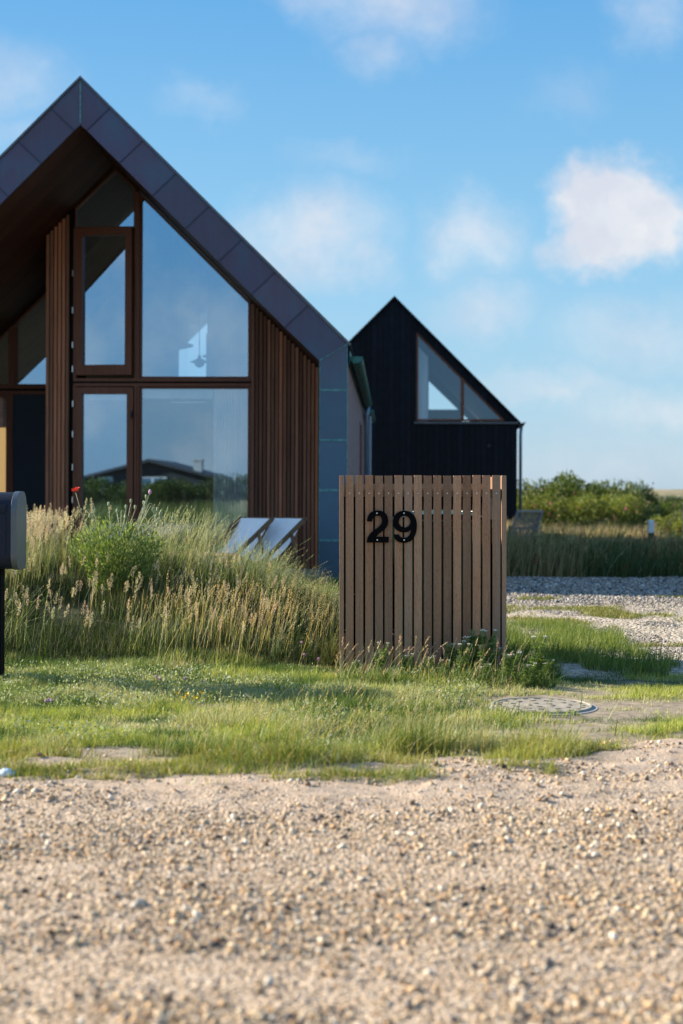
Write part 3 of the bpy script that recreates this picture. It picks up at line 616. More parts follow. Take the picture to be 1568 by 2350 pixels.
# roof
mb = MB()
for sgn in (1, -1):
    fx = lambda x: -A+sgn*x
    mb.prism([(fx(0), AP-.004), (fx(3.15), 2.786), (fx(2.86), 2.62), (fx(0), IAP+.05)], .031, END, 0)
rf = mb.build('roof', M['roof_zinc'], house)
mb = MB()
for sgn in (1, -1):
    fx = lambda x: -A+sgn*x
    mb.prism([(fx(0), AP+.002), (fx(3.17), 2.772), (fx(3.195), 2.79), (fx(0), AP+.034)], -.022, END+.02, 0)
mb.build('edge_trim', M['zinc_trim'], rf)
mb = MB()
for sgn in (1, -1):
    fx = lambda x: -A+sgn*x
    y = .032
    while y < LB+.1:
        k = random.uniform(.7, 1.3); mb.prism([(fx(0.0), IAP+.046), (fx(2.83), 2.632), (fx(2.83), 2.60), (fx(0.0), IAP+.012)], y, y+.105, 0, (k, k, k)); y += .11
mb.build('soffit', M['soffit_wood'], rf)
mb = MB()
for sgn in (1, -1):
    fx = lambda x: -A+sgn*x
    mb.prism([(fx(0), IAP+.045), (fx(2.83), 2.63), (fx(2.83), 2.605), (fx(0), IAP+.02)], LB+.16, END-.02, 0)
mb.build('ceiling', M['plaster'], rf)
# side walls
mb = MB(); mb.box(-.33, -.012, .032, 7.3, 0, 2.63); mb.box(-.33, -.012, 8.6, END-.1, 0, 2.63); mb.box(-.33, -.012, 7.3, 8.6, 2.25, 2.63)
mb.box(-6.29, -5.97, .032, 4.2, 0, 2.63); mb.box(-6.29, -5.97, 7.0, END-.1, 0, 2.63); mb.box(-6.29, -5.97, 4.2, 7.0, 0, .2); pieces(mb, 'wall', M['brick'], house)  # unseen gap in the left wall, added to let sun onto the blind
mb = MB(); mb.box(-.10, -.02, 7.3, 8.6, 0, 2.249, 0); mb.box(-.02, .0, 7.3, 7.38, 0, 2.249, 0); mb.box(-.02, 0, 8.52, 8.6, 0, 2.249, 0)
sdw = mb.build('door', M['frame_wood'], house)
mb = MB(); mb.box(-6.31, .02, -.02, END, -.2, .055); mb.build('plinth', M['concrete'], house)
# gutter and downpipes
mb = MB(); pr_ = []; cx, cz, r = .085, 2.70, .078; y0, y1 = .55, 9.6
def halfpipe(mb, cx, cz, r, y0, y1, n=10, m=0):
    vs = []; fs = []
    for yy in (y0, y1):
        for rr in (r, r-.006):
            for k in range(n+1): a = math.pi+math.pi*k/n; vs.append((cx+rr*math.cos(a), yy, cz+rr*math.sin(a)*1.15))
    q = n+1
    for k in range(n):
        fs += [(k, k+1, 2*q+k+1, 2*q+k), (q+k+1, q+k, 3*q+k, 3*q+k+1), (q+k, q+k+1, k+1, k), (2*q+k, 2*q+k+1, 3*q+k+1, 3*q+k)]
    fs += [(0, 2*q, 3*q, q), (n, q+n, 3*q+n, 2*q+n)]
    mb.add(vs, fs, m)
    mb.add([(cx+r*math.cos(math.pi+math.pi*k/n), y0, cz+r*math.sin(math.pi+math.pi*k/n)*1.15) for k in range(n+1)], [tuple(range(n+1))], m)
halfpipe(mb, cx, cz, r, y0, y1)
y = y0+.15
while y < y1: halfpipe(mb, cx, cz, r+.006, y, y+.03); y += .42
mb.box(.0, .012, y0, y1, 2.62, 2.78, 0)
gt = mb.build('gutter', M['gutter_copper'], house)
mb = MB(); mb.tube([(.10, 9.4, 2.63), (.06, 9.45, 2.45), (.06, 9.45, .06)], .038, 10); mb.build('downpipe', M['downpipe_zinc'], house, True)
mb = MB(); halfpipe(mb, .10, 2.60, .085, 9.75, 13.2); mb.tube([(.11, 10.2, 2.5), (.11, 10.2, .05)], .035, 10, 1)
mb.build('gutter', [M['gutter_copper'], M['downpipe_zinc']], house)
# cladding
mb = MB(); slatwall(mb, -1.335, -.335, lambda x: zin(x)-.005, G-.035, G-.005, .05)
mb.prism([(-1.345, .05), (-.331, .05), (-.331, 2.59), (-1.345, zin(-1.345)-.01)], G, G+.12, 1); mb.build('cladding', [M['cladding'], M['blackboard']], house)
mb = MB(); slatwall(mb, -4.065, -3.71, lambda x: zin(x)-.005, G-.035, G-.005, .05)
mb.prism([(-4.065, .05), (-3.695, .05), (-3.695, zin(-3.695)-.01), (-4.065, zin(-4.065)-.01)], G, G+.12, 1)
y = G+.13
while y < LB-.05: k = random.uniform(.6, 1.3); mb.box(-4.10, -4.07, y, y+.04, .05, zin(-4.1)-.01, 0, (k, k, k)); y += .053
mb.box(-4.069, -3.95, G+.121, LB, .05, zin(-4.05)-.02, 1); mb.build('cladding', [M['cladding'], M['blackboard']], house)

def window(poly, fw, y0, y1, name='window', gl='coated_glass', fm='frame_wood', label=None, parent=house, skew=0, gy=None):
    mb = MB(); inn = mb.frame(poly, fw, y0, y1); 
    wn = mb.build(name, M[fm], parent)
    if label: wn['label'] = label
    m2 = MB(); yy = gy if gy is not None else y1-.03; xm = sum(a for a, b in inn)/len(inn); m2.add([(a, yy+(a-xm)*math.tan(R(skew)), b) for a, b in inn], [tuple(range(len(inn)))]); pn = m2.build('pane', M[gl], wn)
    return wn
# main wall glazing (counter-clockwise, x-z)
window([(-3.69, 4.555), (-2.885, 4.555), (-2.885, zin(-2.885)-.02), (-A, IAP-.03), (-3.69, zin(-3.69)-.02)], .022, G, G+.07)
wd1 = window([(-3.665, 2.60), (-2.90, 2.60), (-2.90, 4.54), (-3.665, 4.54)], .09, G-.05, G+.05, 'casement_window', gy=G+.02)
mb = MB(); mb.box(-3.66, -2.905, G-.052, G-.048, 2.602, 2.735); mb.build('bottom_rail', M['frame_wood'], wd1)
window([(-2.82, 2.565), (-1.36, 2.565), (-1.36, zin(-1.36)-.03), (-2.82, zin(-2.82)-.03)], .022, G, G+.07)
dr = window([(-3.665, .06), (-2.90, .06), (-2.90, 2.44), (-3.665, 2.44)], .085, G-.04, G+.05, 'glazed_door', gy=G+.022)
window([(-2.82, .06), (-1.36, .06), (-1.36, 2.45), (-2.82, 2.45)], .022, G, G+.07, gy=G+.041, gl='lower_glass')
mb = MB(); mb.box(-3.70, -1.345, G-.03, G+.08, 2.455, 2.495); mb.box(-3.70, -1.345, G-.015, G+.08, 2.495, 2.52, 1); mb.box(-3.70, -1.345, G-.03, G+.08, 2.52, 2.56)
mb.build('transom', [M['frame_wood'], M['blackboard']], house)
mb = MB(); mb.box(-2.885, -2.822, G-.032, G+.079, .06, 2.454); mb.box(-2.885, -2.822, G-.032, G+.079, 2.561, zin(-2.82)-.02)
mb.box(-2.853, -2.847, G-.036, G-.032, .06, 2.45, 1); pieces(mb, 'mullion', [M['frame_wood'], M['blackboard']], house)
mb = MB(); mb.box(-1.357, -1.338, G-.03, G+.08, .06, 2.454); mb.box(-1.357, -1.338, G-.03, G+.08, 2.561, zin(-1.338)-.03)
mb.box(-3.705, -3.668, G-.02, G+.08, .06, 2.454); mb.box(-3.705, -3.668, G-.02, G+.08, 2.561, 4.55); pieces(mb, 'jamb', M['frame_wood'], house)
mb = MB(); mb.prism([(-2.82, zin(-2.82)-.028), (-1.36, zin(-1.36)-.028), (-1.36, zin(-1.36)-.008), (-2.82, zin(-2.82)-.008)], G-.05, G-.002); mb.build('flashing_strip', M['zinc_trim'], house)
for z in (3.95, 3.46, 3.0, 2.68):
    mb = MB(); mb.box(-3.706, -3.692, G-.062, G-.036, z-.04, z+.04); mb.build('hinge', M['steel'], wd1)
for z in (2.22, 1.82, 1.38, .95):
    mb = MB(); mb.box(-3.706, -3.692, G-.062, G-.036, z-.04, z+.04); mb.build('hinge', M['steel'], dr)
a_ = R(-6.0); hx, hy = -3.66, G; wd1.rotation_euler = (0, 0, a_); wd1.location = (hx-(hx*math.cos(a_)-hy*math.sin(a_)), hy-(hx*math.sin(a_)+hy*math.cos(a_)), 0)   # the casement stands slightly open
mb = MB(); mb.box(-2.922, -2.902, G-.075, G-.041, 2.05, 2.13); mb.tube([(-2.912, G-.08, 2.11), (-2.912, G-.10, 2.02)], .008, 6); mb.build('handle', M['dark_metal'], dr)
# left bay, set further back
mb = MB(); mb.box(-5.016, -4.53, LB, LB+.05, .06, 2.474); mb.box(-4.53, -4.10, LB, LB+.05, .06, 2.474); mb.build('blue_panel', M['navy_panel'], house)
window([(-4.98, 2.60), (-4.10, 2.60), (-4.10, zin(-4.10)-.03), (-4.98, zin(-4.98)-.03)], .03, LB, LB+.06, skew=2.7)
window([(-5.96, 2.60), (-5.06, 2.60), (-5.06, zin(-5.06)-.03), (-5.94, 2.63)], .03, LB, LB+.06)
window([(-5.96, .06), (-5.093, .06), (-5.093, 2.474), (-5.96, 2.474)], .03, LB, LB+.06, gl='plain_glass')
mb = MB(); mb.box(-5.093, -5.017, LB-.02, LB+.08, .06, 2.474); mb.box(-5.06, -4.98, LB-.02, LB+.08, 2.596, zin(-5.06)-.02); mb.box(-5.97, -4.10, LB-.03, LB+.07, 2.476, 2.53); mb.box(-5.97, -4.10, LB-.02, LB+.07, 2.53, 2.56, 1); mb.box(-5.97, -4.10, LB-.03, LB+.07, 2.56, 2.595)
pieces(mb, 'mullion', [M['frame_wood'], M['blackboard']], house)
bm_, t_ = mat('yellow_blind'); c_ = (.85, .62, .30)
out(t_, t_.n('ShaderNodeMixShader', {0: .5, 1: t_.n('ShaderNodeBsdfDiffuse', {'Color': c_}).outputs[0], 2: t_.n('ShaderNodeBsdfTranslucent', {'Color': c_}).outputs[0]}))
mb = MB(); mb.add([(-5.9, LB+.2, .1), (-5.0, LB+.2, .1), (-5.0, LB+.2, 2.0), (-5.9, LB+.2, 2.0)], [(0, 1, 2, 3)]); mb.build('window_blind', bm_, house)
# interior
mb = MB(); mb.box(-5.95, -.34, G+.15, RE+.2, .056, .09); mb.build('floor', M['oak_floor'], house)
mb = MB()
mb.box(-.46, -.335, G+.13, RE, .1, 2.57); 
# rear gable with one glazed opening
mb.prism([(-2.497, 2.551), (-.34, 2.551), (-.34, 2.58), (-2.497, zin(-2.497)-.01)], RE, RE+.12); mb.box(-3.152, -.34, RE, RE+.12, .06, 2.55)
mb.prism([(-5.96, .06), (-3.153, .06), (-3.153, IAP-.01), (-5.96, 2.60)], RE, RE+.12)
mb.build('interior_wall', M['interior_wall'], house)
window([(-3.15, 2.56), (-2.50, 2.56), (-2.50, zin(-2.5)-.02), (-3.15, IAP-.03)], .05, RE, RE+.1, gl='clear_glass')
mb = MB(); mb.box(-3.10, -2.55, RE-.01, RE+.09, 4.48, 4.54); mb.box(-3.10, -3.036, RE-.01, RE+.09, 2.61, 4.48); pieces(mb, 'mullion', M['frame_wood'], house)
mb = MB(); mb.box(-2.45, -2.36, RE-.9, RE-.82, .1, 3.6); mb.box(-2.0, -1.93, RE-1.4, RE-1.33, .1, 3.4); pieces(mb, 'interior_post', M['plaster'], house)
mb = MB(); mb.box(-2.86, -1.87, G+.09, G+.16, 2.30, 2.45); mb.box(-3.62, -2.9, G+.09, G+.16, 2.28, 2.43); pieces(mb, 'blind_box', M['white_paint'], house)
mb = MB(); nx = 90; vs = []; fs = []
for i in range(nx+1):
    xx = -1.86+.47*i/nx; yy = G+.15+.04*math.sin(i*.75)+.02*math.sin(i*1.9+1)
    vs += [(xx, yy, .1), (xx, yy, 2.43)]
for i in range(nx): fs.append((2*i, 2*i+2, 2*i+3, 2*i+1))
mb.add(vs, fs)
m, t_ = mat('sheer_curtain'); d_ = t_.n('ShaderNodeBsdfDiffuse', {'Color': (.95, .95, .95)}); tr_ = t_.n('ShaderNodeBsdfTransparent'); out(t_, t_.n('ShaderNodeMixShader', {0: .96, 1: tr_.outputs[0], 2: d_.outputs[0]}))
cu = mb.build('curtain', m, None, True); cu.matrix_world = Matrix.Translation((.066, 16.6, 0)) @ Matrix.Rotation(YAW, 4, 'Z')
tag(cu, 'pleated sheer white curtain behind the lower right window', 'curtain')
HW = Matrix.Translation((.066, 16.6, 0)) @ Matrix.Rotation(YAW, 4, 'Z')
def pendant(lx, ly, z, r, label, kind=0):
    p = HW @ Vector((lx, ly, z)); e_ = empty('pendant_lamp', p, YAW)
    tag(e_, label, 'lamp')
    mb = MB()
    if kind: mb.lathe([(0, .10), (.02, .095), (.03, .05), (r*.5, .03), (r, 0), (r*.98, -.006), (r*.55, -.02), (r*.5, -.05), (r*.2, -.08), (0, -.085)], n=24)
    else: mb.lathe([(0, .05), (r*.4, .045), (r*.85, .02), (r, 0), (r*.9, -.02), (r*.5, -.045), (0, -.05)], n=28)
    mb.build('lamp_shade', M['lamp_shade'], e_, True)
    mb = MB(); mb.tube([(0, 0, .05), (0, 0, max(.3, zin(lx)-z))], .006, 6); mb.build('cord', M['dark_metal'], e_)
    return e_
pendant(-2.60, 4.0, 3.19, .24, 'flat dark disc pendant lamp behind the tall upper pane, above the small one')
pendant(-2.275, 4.0, 2.95, .135, 'small tiered pendant lamp seen against the bright rear window', 1)
pendant(-1.72, 3.5, 2.98, .45, 'widest disc pendant lamp at the right of the upper pane')
pendant(-2.98, 3.4, 2.95, .34, 'disc pendant lamp half hidden beside the central mullion')

# ------------------------------------------------------------------ black house behind
bh = empty('black_timber_house', (4.3625, 34.9, 0), YAW)
tag(bh, 'black timber gabled house with a triangular window, standing behind the copper house', 'house')
DA = 3.077; DP = 5.886
def dz(x): return DP-abs(x+DA)
def dwall(mb, x0, x1, lo, hi, y0=0, y1=.12):
    x = x0
    while x < x1-.001:
        xe = min(x+.145, x1); k = random.uniform(.7, 1.5)
        mb.prism([(x, lo(x)), (xe-.008, lo(xe)), (xe-.008, hi(xe)), (x, hi(x))], y0, y1, 0, (k, k, k))
        x = xe
WL, WR, WB = -2.531, -.341, 2.829
def hyp(x): return 5.026-(x-WL)
mb = MB(); top = lambda x: dz(x)-.03
dwall(mb, -6.10, -DA, lambda x: 0, top); dwall(mb, -DA, WL, lambda x: 0, top); dwall(mb, WL, -.05, lambda x: 0, lambda x: WB-.012)
dwall(mb, WL, -.06, lambda x: max(hyp(x), WB+.0), lambda x: max(top(x), WB+.002))
mb.prism([(-6.10, 0), (WL, 0), (WL, top(WL)), (-DA, top(-DA)), (-6.10, 2.8)], .121, .15); mb.box(WL, -.06, .121, .15, 0, WB-.02)
mb.box(-6.10, -5.98, .15, 6.0, 0, 2.75); mb.box(-.17, -.05, .15, 6.0, 0, 2.75)
# rear gable with the mirrored opening
RL, RT = -2.25, 4.45
mb.prism([(-6.1, 0), (RL, 0), (RL, top(RL)), (-DA, top(-DA)), (-6.10, 2.8)], 5.9, 6.0)
mb.box(RL, -.06, 5.9, 6.0, 0, 2.95); mb.prism([(RL, RT), (-.70, 2.95), (-.2, 2.95), (RL, top(RL))], 5.9, 6.0)
mb.box(-2.16, -2.07, 5.88, 6.02, 2.94, 4.3)
mb.build('wall', M['tarred_wood'], bh)
mb = MB()
for sgn in (1, -1):
    fx = lambda x: -DA+sgn*x
    mb.prism([(fx(0), DP), (fx(3.10), DP-3.10), (fx(3.10), DP-3.13), (fx(0), DP-.025)], -.04, 6.08)
rf = mb.build('roof', M['roof_zinc'], bh)
mb = MB()
for sgn in (1, -1):
    fx = lambda x: -DA+sgn*x
    mb.prism([(fx(0), DP+.012), (fx(3.10), DP-3.088), (fx(3.11), DP-3.15), (fx(0), DP-.06)], -.065, -.041)
mb.build('edge_trim', M['tarred_wood'], rf)
wn = window([(WL, WB), (WR, WB), (WL, 5.026)], .045, .02, .11, gl='clear_glass', parent=bh)
mb = MB(); mb.box(-1.435, -1.36, .0, .10, WB+.04, hyp(-1.40)-.03); mb.build('mullion', M['frame_wood'], wn)
mb = MB(); mb.box(WL-.05, -.03, -.05, .0, WB-.07, WB-.03); mb.build('sill', M['zinc_trim'], wn)
mb = MB(); mb.box(-5.98, -.17, .15, 5.9, 2.60, 2.70); mb.build('upper_floor', M['oak_floor'], bh)
mb = MB()
for sgn in (1, -1):
    fx = lambda x: -DA+sgn*x
    mb.prism([(fx(0), DP-.26), (fx(2.85), DP-3.11), (fx(2.85), DP-3.14), (fx(0), DP-.30)], .16, 5.88)
mb.build('ceiling', M['plaster'], bh)
mb = MB(); mb.prism([(-.04, 2.76), (.16, 2.80), (.10, 2.70), (.0, 2.66)], .0, 5.9); mb.build('gutter', M['dark_metal'], bh)
mb = MB(); mb.tube([(.06, .15, 2.7), (.04, .15, 2.5), (.04, .15, 0)], .04, 10); mb.build('downpipe', M['downpipe_zinc'], bh, True)
mb = MB(); mb.lathe([(0, .03), (.05, .03), (.06, 0)], n=16); vt = mb.build('vent', M['dark_metal'], bh); vt.rotation_euler = (R(90), 0, 0); vt.location = (-.746, 0, 2.216)
DW = Matrix.Translation((4.3625, 34.9, 0)) @ Matrix.Rotation(YAW, 4, 'Z')
mb = MB(); mb.box(-.5, .5, -.4, .4, 0, .35); mb.box(-.5, .5, .22, .4, .35, .62); mb.box(-.5, -.36, -.4, .22, .35, .5); mb.box(.36, .5, -.4, .22, .35, .5)
sf = mb.build('sofa', M['interior_wall'], None, False, .05); sf.matrix_world = DW @ Matrix.Translation((-1.75, 3.4, 2.70)); tag(sf, 'low grey sofa behind the triangular window of the black house', 'sofa')
mb = MB(); vs = []; fs = []
for i in range(31): xx = -2.49+.26*i/30; yy = .35+.03*math.sin(i*1.3); vs += [(xx, yy, 2.72), (xx, yy, 4.72-.01*i)]
for i in range(30): fs.append((2*i, 2*i+2, 2*i+3, 2*i+1))
mb.add(vs, fs); cu2 = mb.build('curtain', m, None, True); cu2.matrix_world = DW; tag(cu2, 'narrow white curtain at the left of the triangular window', 'curtain')

# ------------------------------------------------------------------ slatted bin screen with the number 29
scr = empty('bin_screen', (0, 8.24, 0), 0); scr.rotation_euler = (0, R(-.2), 0)
tag(scr, 'slatted hardwood bin screen carrying the black house number 29', 'bin screen')
mb = MB(); x0 = .0275; TOP = 1.158
for i in range(16):
    k = random.uniform(.60, 1.18); r = random.uniform(.95, 1.10); a = x0+i*.0567+random.uniform(-.0008, .0008)
    mb.box(a, a+.0455, random.uniform(-.001, .001), .021, .02, TOP+random.uniform(-.002, .002), 0, (k*r, k, k/r))
    for zz in (1.055, .137): mb.lathe([(0, .0), (.0033, .0)], (0, 0, 0), 8, 1) if False else None
fp = mb.build('front_panel', M['iroko'], scr, False, .0015)
mb = MB()
for i in range(16):
    cx_ = x0+i*.0567+.0228
    for zz in (1.055, .137):
        n_ = 10; vs = [(cx_+.0036*math.cos(2*math.pi*k/n_), -.0022, zz+.0036*math.sin(2*math.pi*k/n_)) for k in range(n_)]+[(cx_+.0042*math.cos(2*math.pi*k/n_), 0, zz+.0042*math.sin(2*math.pi*k/n_)) for k in range(n_)]
        mb.add(vs, [tuple(range(n_-1, -1, -1))]+[(k, (k+1) % n_, n_+(k+1) % n_, n_+k) for k in range(n_)])
pieces(mb, 'screw', M['steel'], fp)
for a in (-.0085, .9335):
  mb = MB(); mb.box(a, a+.026, .0, .045, .02, TOP); y = .06
  while y < .84:
    k = random.uniform(.8, 1.15); q_ = a if a < 0 else a+.005; mb.box(q_, q_+.021, y, y+.0455, .02, TOP-.001, 0, (k, k, k))
    y += .0567
  mb.build('side_panel', M['iroko'], scr, False, .0015)

mb = MB(); mb.box(.02, .93, .023, .05, 1.035, 1.08); mb.box(.02, .93, .023, .05, .115, .16)
mb.box(.02, .93, .84, .87, 1.075, 1.115)
for a in (.014, .912): mb.box(a, a+.022, .052, .84, 1.035, 1.08); mb.box(a, a+.022, .052, .84, .115, .16)
pieces(mb, 'rail', M['iroko'], scr)
mb = MB(); mb.box(-.005, .30, .875, .89, .02, 1.07); mb.box(.33, .955, .875, .89, .02, 1.07); mb.box(.926, .9325, .06, .86, .165, 1.03); pieces(mb, 'back_and_shade_panel', M['blackboard'], scr)  # last board is an added liner keeping sun off the right side panel
# digits traced as outlines: coordinates in mm, origin at the digit's lower left
def bez(p, n=10):
    out_ = []; 
    for seg in p:
        if len(seg) == 1: out_.append(seg[0]); continue
        a, b, c, d = seg
        for k in range(1, n+1):
            t_ = k/n; q = 1-t_; out_.append((q**3*a[0]+3*q*q*t_*b[0]+3*q*t_*t_*c[0]+t_**3*d[0], q**3*a[1]+3*q*q*t_*b[1]+3*q*t_*t_*c[1]+t_**3*d[1]))
    return out_
def ell(cx, cy, rx, ry, a0, a1, n=24): return [(cx+rx*math.cos(a0+(a1-a0)*k/n), cy+ry*math.sin(a0+(a1-a0)*k/n)) for k in range(n+1)]
S = .3232
def zp(x, y, ox): return ((x-ox)*S, (985-y)*S)
two = bez([[(545,605)], [(545,605),(548,480),(620,412),(735,412)], [(735,412),(850,412),(922,485),(922,595)], [(922,595),(922,700),(870,740),(805,790)],
           [(805,790),(760,822),(725,850),(708,884)], [(932,884)], [(932,983)], [(540,983)], [(540,983),(545,885),(590,830),(660,775)],
           [(660,775),(740,715),(815,675),(815,592)], [(815,592),(815,535),(785,505),(735,503)], [(735,503),(670,503),(638,545),(636,607)]])
nine = bez([[(1018,843)], [(1118,843)], [(1118,843),(1128,885),(1165,903),(1208,903)], [(1208,903),(1290,903),(1330,835),(1333,740)],
            [(1333,740),(1300,785),(1260,803),(1200,803)], [(1200,803),(1090,803),(1012,725),(1012,613)], [(1012,613),(1012,495),(1095,417),(1210,417)],
            [(1210,417),(1360,417),(1436,520),(1436,680)], [(1436,680),(1436,870),(1355,990),(1205,990)], [(1205,990),(1100,990),(1030,935),(1018,843)]])
hole = ell(1217, 612, 104, 106, 0, 2*math.pi, 32)[:-1]
def digit(contours, lx, label):
    cu_ = bpy.data.curves.new('digit', 'CURVE'); cu_.dimensions = '2D'; cu_.fill_mode = 'BOTH'; cu_.extrude = .003; cu_.bevel_depth = .0006
    for pts in contours:
        sp = cu_.splines.new('POLY'); sp.points.add(len(pts)-1); sp.use_cyclic_u = True
        for p_, (a, b) in zip(sp.points, pts): p_.co = (a/1000, b/1000, 0, 1)
    tmp = bpy.data.objects.new('tmp', cu_); COL.objects.link(tmp); bpy.context.view_layer.update()
    me = bpy.data.meshes.new_from_object(tmp.evaluated_get(bpy.context.evaluated_depsgraph_get())); bpy.data.objects.remove(tmp)
    me.materials.clear(); me.materials.append(M['number_black']); me.name = 'digit'
    at = me.color_attributes.new('tint', 'FLOAT_COLOR', 'POINT'); at.data.foreach_set('color', np.ones(len(me.vertices)*4, np.float32))
    o = bpy.data.objects.new('digit', me); COL.objects.link(o); o.parent = scr; o.rotation_euler = (R(90), 0, 0); o.location = (lx, -.010, ZN); o['label'] = label
    return o
ZN = .770
XN = .150
d2 = digit([[zp(a, b, 540) for a, b in two]], XN, 'flat black digit two')
d9 = digit([[zp(a, b, 540) for a, b in nine], [zp(a, b, 540) for a, b in hole]], XN, 'flat black digit nine')
for dg, pts in ((d2, ((722, 460), (728, 938))), (d9, ((1205, 460), (1209, 940)))):
    for px, py in pts:
        a, b = zp(px, py, 540); mb = MB(); mb.lathe([(.0, .0052), (.0042, .005), (.0048, .0034), (.004, -.010)], (a/1000, b/1000, 0), 12); mb.build('screw', M['steel'], dg)
# wheelie bin inside
wb = empty('wheelie_bin', (.60, 8.68, 0), 0); tag(wb, 'dark green wheeled rubbish bin standing behind the slatted screen', 'bin')
mb = MB(); b0, b1, c0, c1 = .235, .285, .22, .27
vs = [(-b0,-c0,.06),(b0,-c0,.06),(b0,c0,.06),(-b0,c0,.06),(-b1,-c1,.88),(b1,-c1,.88),(b1,c1,.88),(-b1,c1,.88)]
mb.add(vs, [(0,3,2,1),(4,5,6,7),(0,1,5,4),(1,2,6,5),(2,3,7,6),(3,0,4,7)]); mb.box(-.30, .30, -.285, .285, .855, .885); mb.build('body', M['bin_green'], wb, False, .012)
mb = MB(); vs = []; fs = []; nn = 14
for j, yy in enumerate((-.31, -.2, 0, .2, .30)):
    for i in range(nn+1): s_ = -1+2*i/nn; vs.append((s_*.305, yy, .895+.055*(1-abs(s_)**3)*(1 if abs(yy) < .25 else .72)))
for j in range(4):
    for i in range(nn): q = j*(nn+1)+i; fs.append((q, q+1, q+nn+2, q+nn+1))
mb.add(vs, fs); mb.box(-.305, .305, -.315, -.295, .882, .900); mb.build('lid', M['bin_green'], wb, True)
mb = MB(); mb.tube([(-.24, .30, .93), (-.24, .34, .94), (.24, .34, .94), (.24, .30, .93)], .014, 8); mb.build('handle', M['bin_green'], wb, True)
for sx in (-.26, .26):
    mb = MB(); mb.tube([(sx-.025, .25, .10), (sx+.025, .25, .10)], .10, 20); mb.build('wheel', M['dark_metal'], wb, True)

# ------------------------------------------------------------------ mailbox
mbx = empty('mailbox', (-1.99, 7.75, 0), 0); tag(mbx, 'dark navy mailbox with rounded top on a black post at the left edge', 'mailbox')
def capsule(wd, dp, z0, z1, rt, rb):                  # side outline in y-z: rounded top front and bottom front
    p = []; yb = dp/2
    for k in range(13): a = math.pi/2*k/12; p.append((-yb+rt-rt*math.sin(a), z1-rt+rt*math.cos(a)))
    for k in range(13): a = math.pi/2*k/12; p.append((-yb+rb-rb*math.cos(a), z0+rb-rb*math.sin(a)))
    p += [(yb-.03, z0), (yb, z0+.03), (yb, z1-.08)]
    for k in range(7): a = math.pi/2*k/6; p.append((yb-.08+.08*math.cos(a), z1-.08+.08*math.sin(a)))
    return p
def extr(mb, prof, xa, xb, m=0):
    n_ = len(prof); vs = [(xa, a, b) for a, b in prof]+[(xb, a, b) for a, b in prof]
    mb.add(vs, [tuple(range(n_)), tuple(range(2*n_-1, n_-1, -1))]+[(i, n_+i, n_+(i+1) % n_, (i+1) % n_) for i in range(n_)], m)
mb = MB(); extr(mb, capsule(.4, .24, .638, 1.055, .11, .085), -.235, .215); bd = mb.build('body', M['navy_paint'], mbx, False, .003)
mb = MB(); extr(mb, capsule(.4, .246, .634, 1.060, .113, .088), .2155, .2475); mb.build('side_cap', M['lit_grey_cap'], mbx, False, .003)
mb = MB(); mb.box(-.225, .190, -.1255, -.1195, .955, .990); mb.box(-.225, .190, -.129, -.1195, .945, .955); mb.build('slot_flap', M['navy_paint'], mbx, False, .001)
mb = MB(); mb.box(-.225, .190, -.1245, -.1195, .712, .938); mb.build('door', M['navy_paint'], mbx, False, .002)
mb = MB(); mb.box(-.10, .145, -.045, .055, -.05, .637); mb.build('post', M['number_black'], mbx, False, .003)

# ------------------------------------------------------------------ manhole cover
mh = empty('manhole_cover', (.99, 7.02, .014), .2); tag(mh, 'round concrete manhole cover with a ring pattern, lying in the turf', 'manhole cover')
mb = MB(); mb.lathe([(0, .0), (.247, .0), (.250, -.004), (.250, -.035)], n=64, c=(1.15, 1.08, .98))
mb.build('cover', M['cast'], mh)
mb = MB()
def arcblock(r0, r1, a0, a1, z=.003):
    n_ = 4; vs = []
    for zz in (.0005, z):
        for k in range(n_+1): a = a0+(a1-a0)*k/n_; vs += [(r0*math.cos(a), r0*math.sin(a), zz), (r1*math.cos(a), r1*math.sin(a), zz)]
    q = 2*(n_+1); fs = []
    for k in range(n_): b = 2*k; fs += [(q+b, q+b+1, q+b+3, q+b+2), (b+1, b+3, q+b+3, q+b+1), (b, q+b, q+b+2, b+2)]
    fs += [(0, 1, q+1, q), (q-2, 2*q-2, 2*q-1, q-1)]; mb.add(vs, fs, 0, (.60, .56, .52))  # blocks tinted dark to paint in the shaded holes of the cover
mb.lathe([(.236, .0005), (.237, .004), (.246, .004), (.247, .0005)], n=64, c=(1.35, 1.3, 1.2))
for (r0, r1, n_, ph) in ((.200, .214, 20, 0), (.135, .150, 11, .5), (.05, .066, 5, .2)):
    for k in range(n_): a = 2*math.pi*(k+ph)/n_; arcblock(r0, r1, a, a+2*math.pi/n_*random.uniform(.25, .6))
mb.build('ring_and_hole_shade', M['cast'], mh)
mb = MB(); mb.lathe([(.252, -.005), (.275, -.006), (.28, -.04)], n=48); mb.build('rim', M['concrete'], mh)

